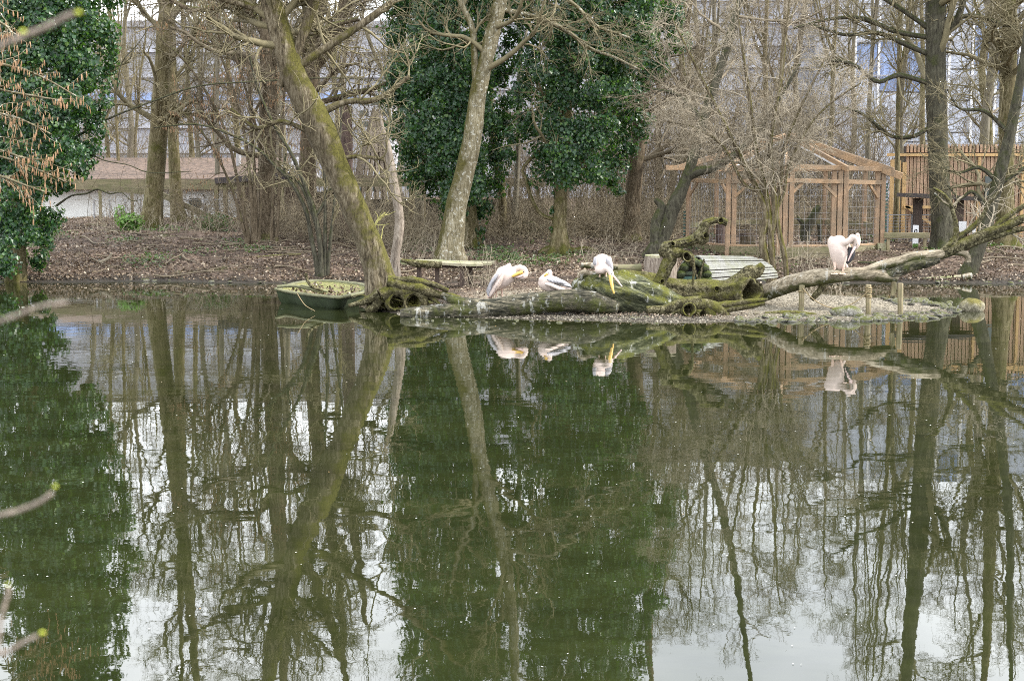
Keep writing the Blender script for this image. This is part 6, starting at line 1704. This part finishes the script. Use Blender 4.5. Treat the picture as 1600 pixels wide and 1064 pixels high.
wing(r4, Y - .03, [(1327, 386, 0), (1331, 387, 0), (1335, 388, 0)], [(1322, 411, 0), (1325, 413, 0), (1331, 406, 0)], 6, 'feather_black', rows=1)
wing(r4, Y - .02, [(1336, 369, 0), (1340, 370, 0), (1342, 375, 0)], [(1335, 386, 0), (1338, 390, 0), (1341, 386, 0)], 4, 'feather', rows=1)
p, r = path([(1336, 386, 2.2, -.12), (1331, 395, 1.6, -.14), (1325, 408, .7, -.12)], Y, 14); V, f = limb_geo(p, r, 8, .02, 3); part('bill', V, f, M['bill_pink'], r4)
m = MB(); m.add(*feather_geo(P(1318, 408, Y + .1), P(1324, 423, Y + .1), 7 * S(Y), (0, -1, .2))); m.build('tail', M['feather'], r4)
for (x, s_) in ((1304.5, -1), (1318, 1)):
    p, r = path([(x, 410, 3.2), (x - .2 * s_, 416, 2), (x, 421, 1.4)], Y - .06, 8); V, f = limb_geo(p, r, 10, .02, 3); part('thigh', V, f, M['feather_pink'], r4)
legs(r4, Y - .06, [(1304.5, 418, 1302, 428, 1.2), (1318, 418, 1315, 428, 1.2)])
eye(r4, 1338, 382, Y - .25)

# ------------------------------------------------------------------ out-of-focus twigs close to the camera
def fore(label, Y, ctrl, buds, k):
    Y = Y * 0.52
    p, r = path(ctrl, Y, 30); r = r * .62 * (1 + .18 * np.sin(np.arange(30) * 1.9)); root = empty('near_twig', tuple(p[0]), label, 'twig', 'blurred twigs close to the viewer')
    V, f = limb_geo(p, r, 10, .1, 30); part('twig', V, f, M['twig_near'], root)
    for x, y, s_ in buds:
        V, f = sphere_geo(P(x, y, Y), s_ * .6 * S(Y), (1.3, .8, .8), 10, 8); part('bud', V, f, M['bud'], root)
fore('blurred twig crossing the top left corner in front of the ivy', 1.5, [(-140, 120, 9), (-60, 95, 9), (0, 72, 8), (60, 48, 8), (115, 22, 9)], [(36, 50, 7), (122, 20, 7)], 1)
fore('blurred twig at the left edge level with the shoreline', 1.5, [(-120, 540, 6), (-40, 515, 6), (20, 495, 5.5), (60, 480, 5), (105, 473, 4)], [], 2)
fore('blurred twig at the left edge over the middle of the water, with a green bud', 1.6, [(-120, 830, 6), (-40, 812, 6), (20, 800, 5.5), (60, 785, 5), (82, 770, 5)], [(86, 760, 5)], 3)
fore('blurred twig at the bottom left with a bright yellow-green bud', 1.6, [(-100, 1040, 6), (-30, 1025, 6), (10, 1018, 6), (35, 1004, 5), (58, 993, 5)], [(66, 988, 6)], 4)
fore('short blurred twig rising at the left edge above the bottom one', 1.6, [(-30, 1060, 5), (-4, 1010, 5), (2, 965, 5), (12, 930, 5), (14, 918, 5)], [(12, 913, 4)], 5)
print('objects', len(bpy.data.objects), 'tris', sum(sum(len(p.vertices) - 2 for p in o.data.polygons) if len(o.data.polygons) < 3000 else len(o.data.loops) - 2 * len(o.data.polygons) for o in bpy.data.objects if o.type == 'MESH'))
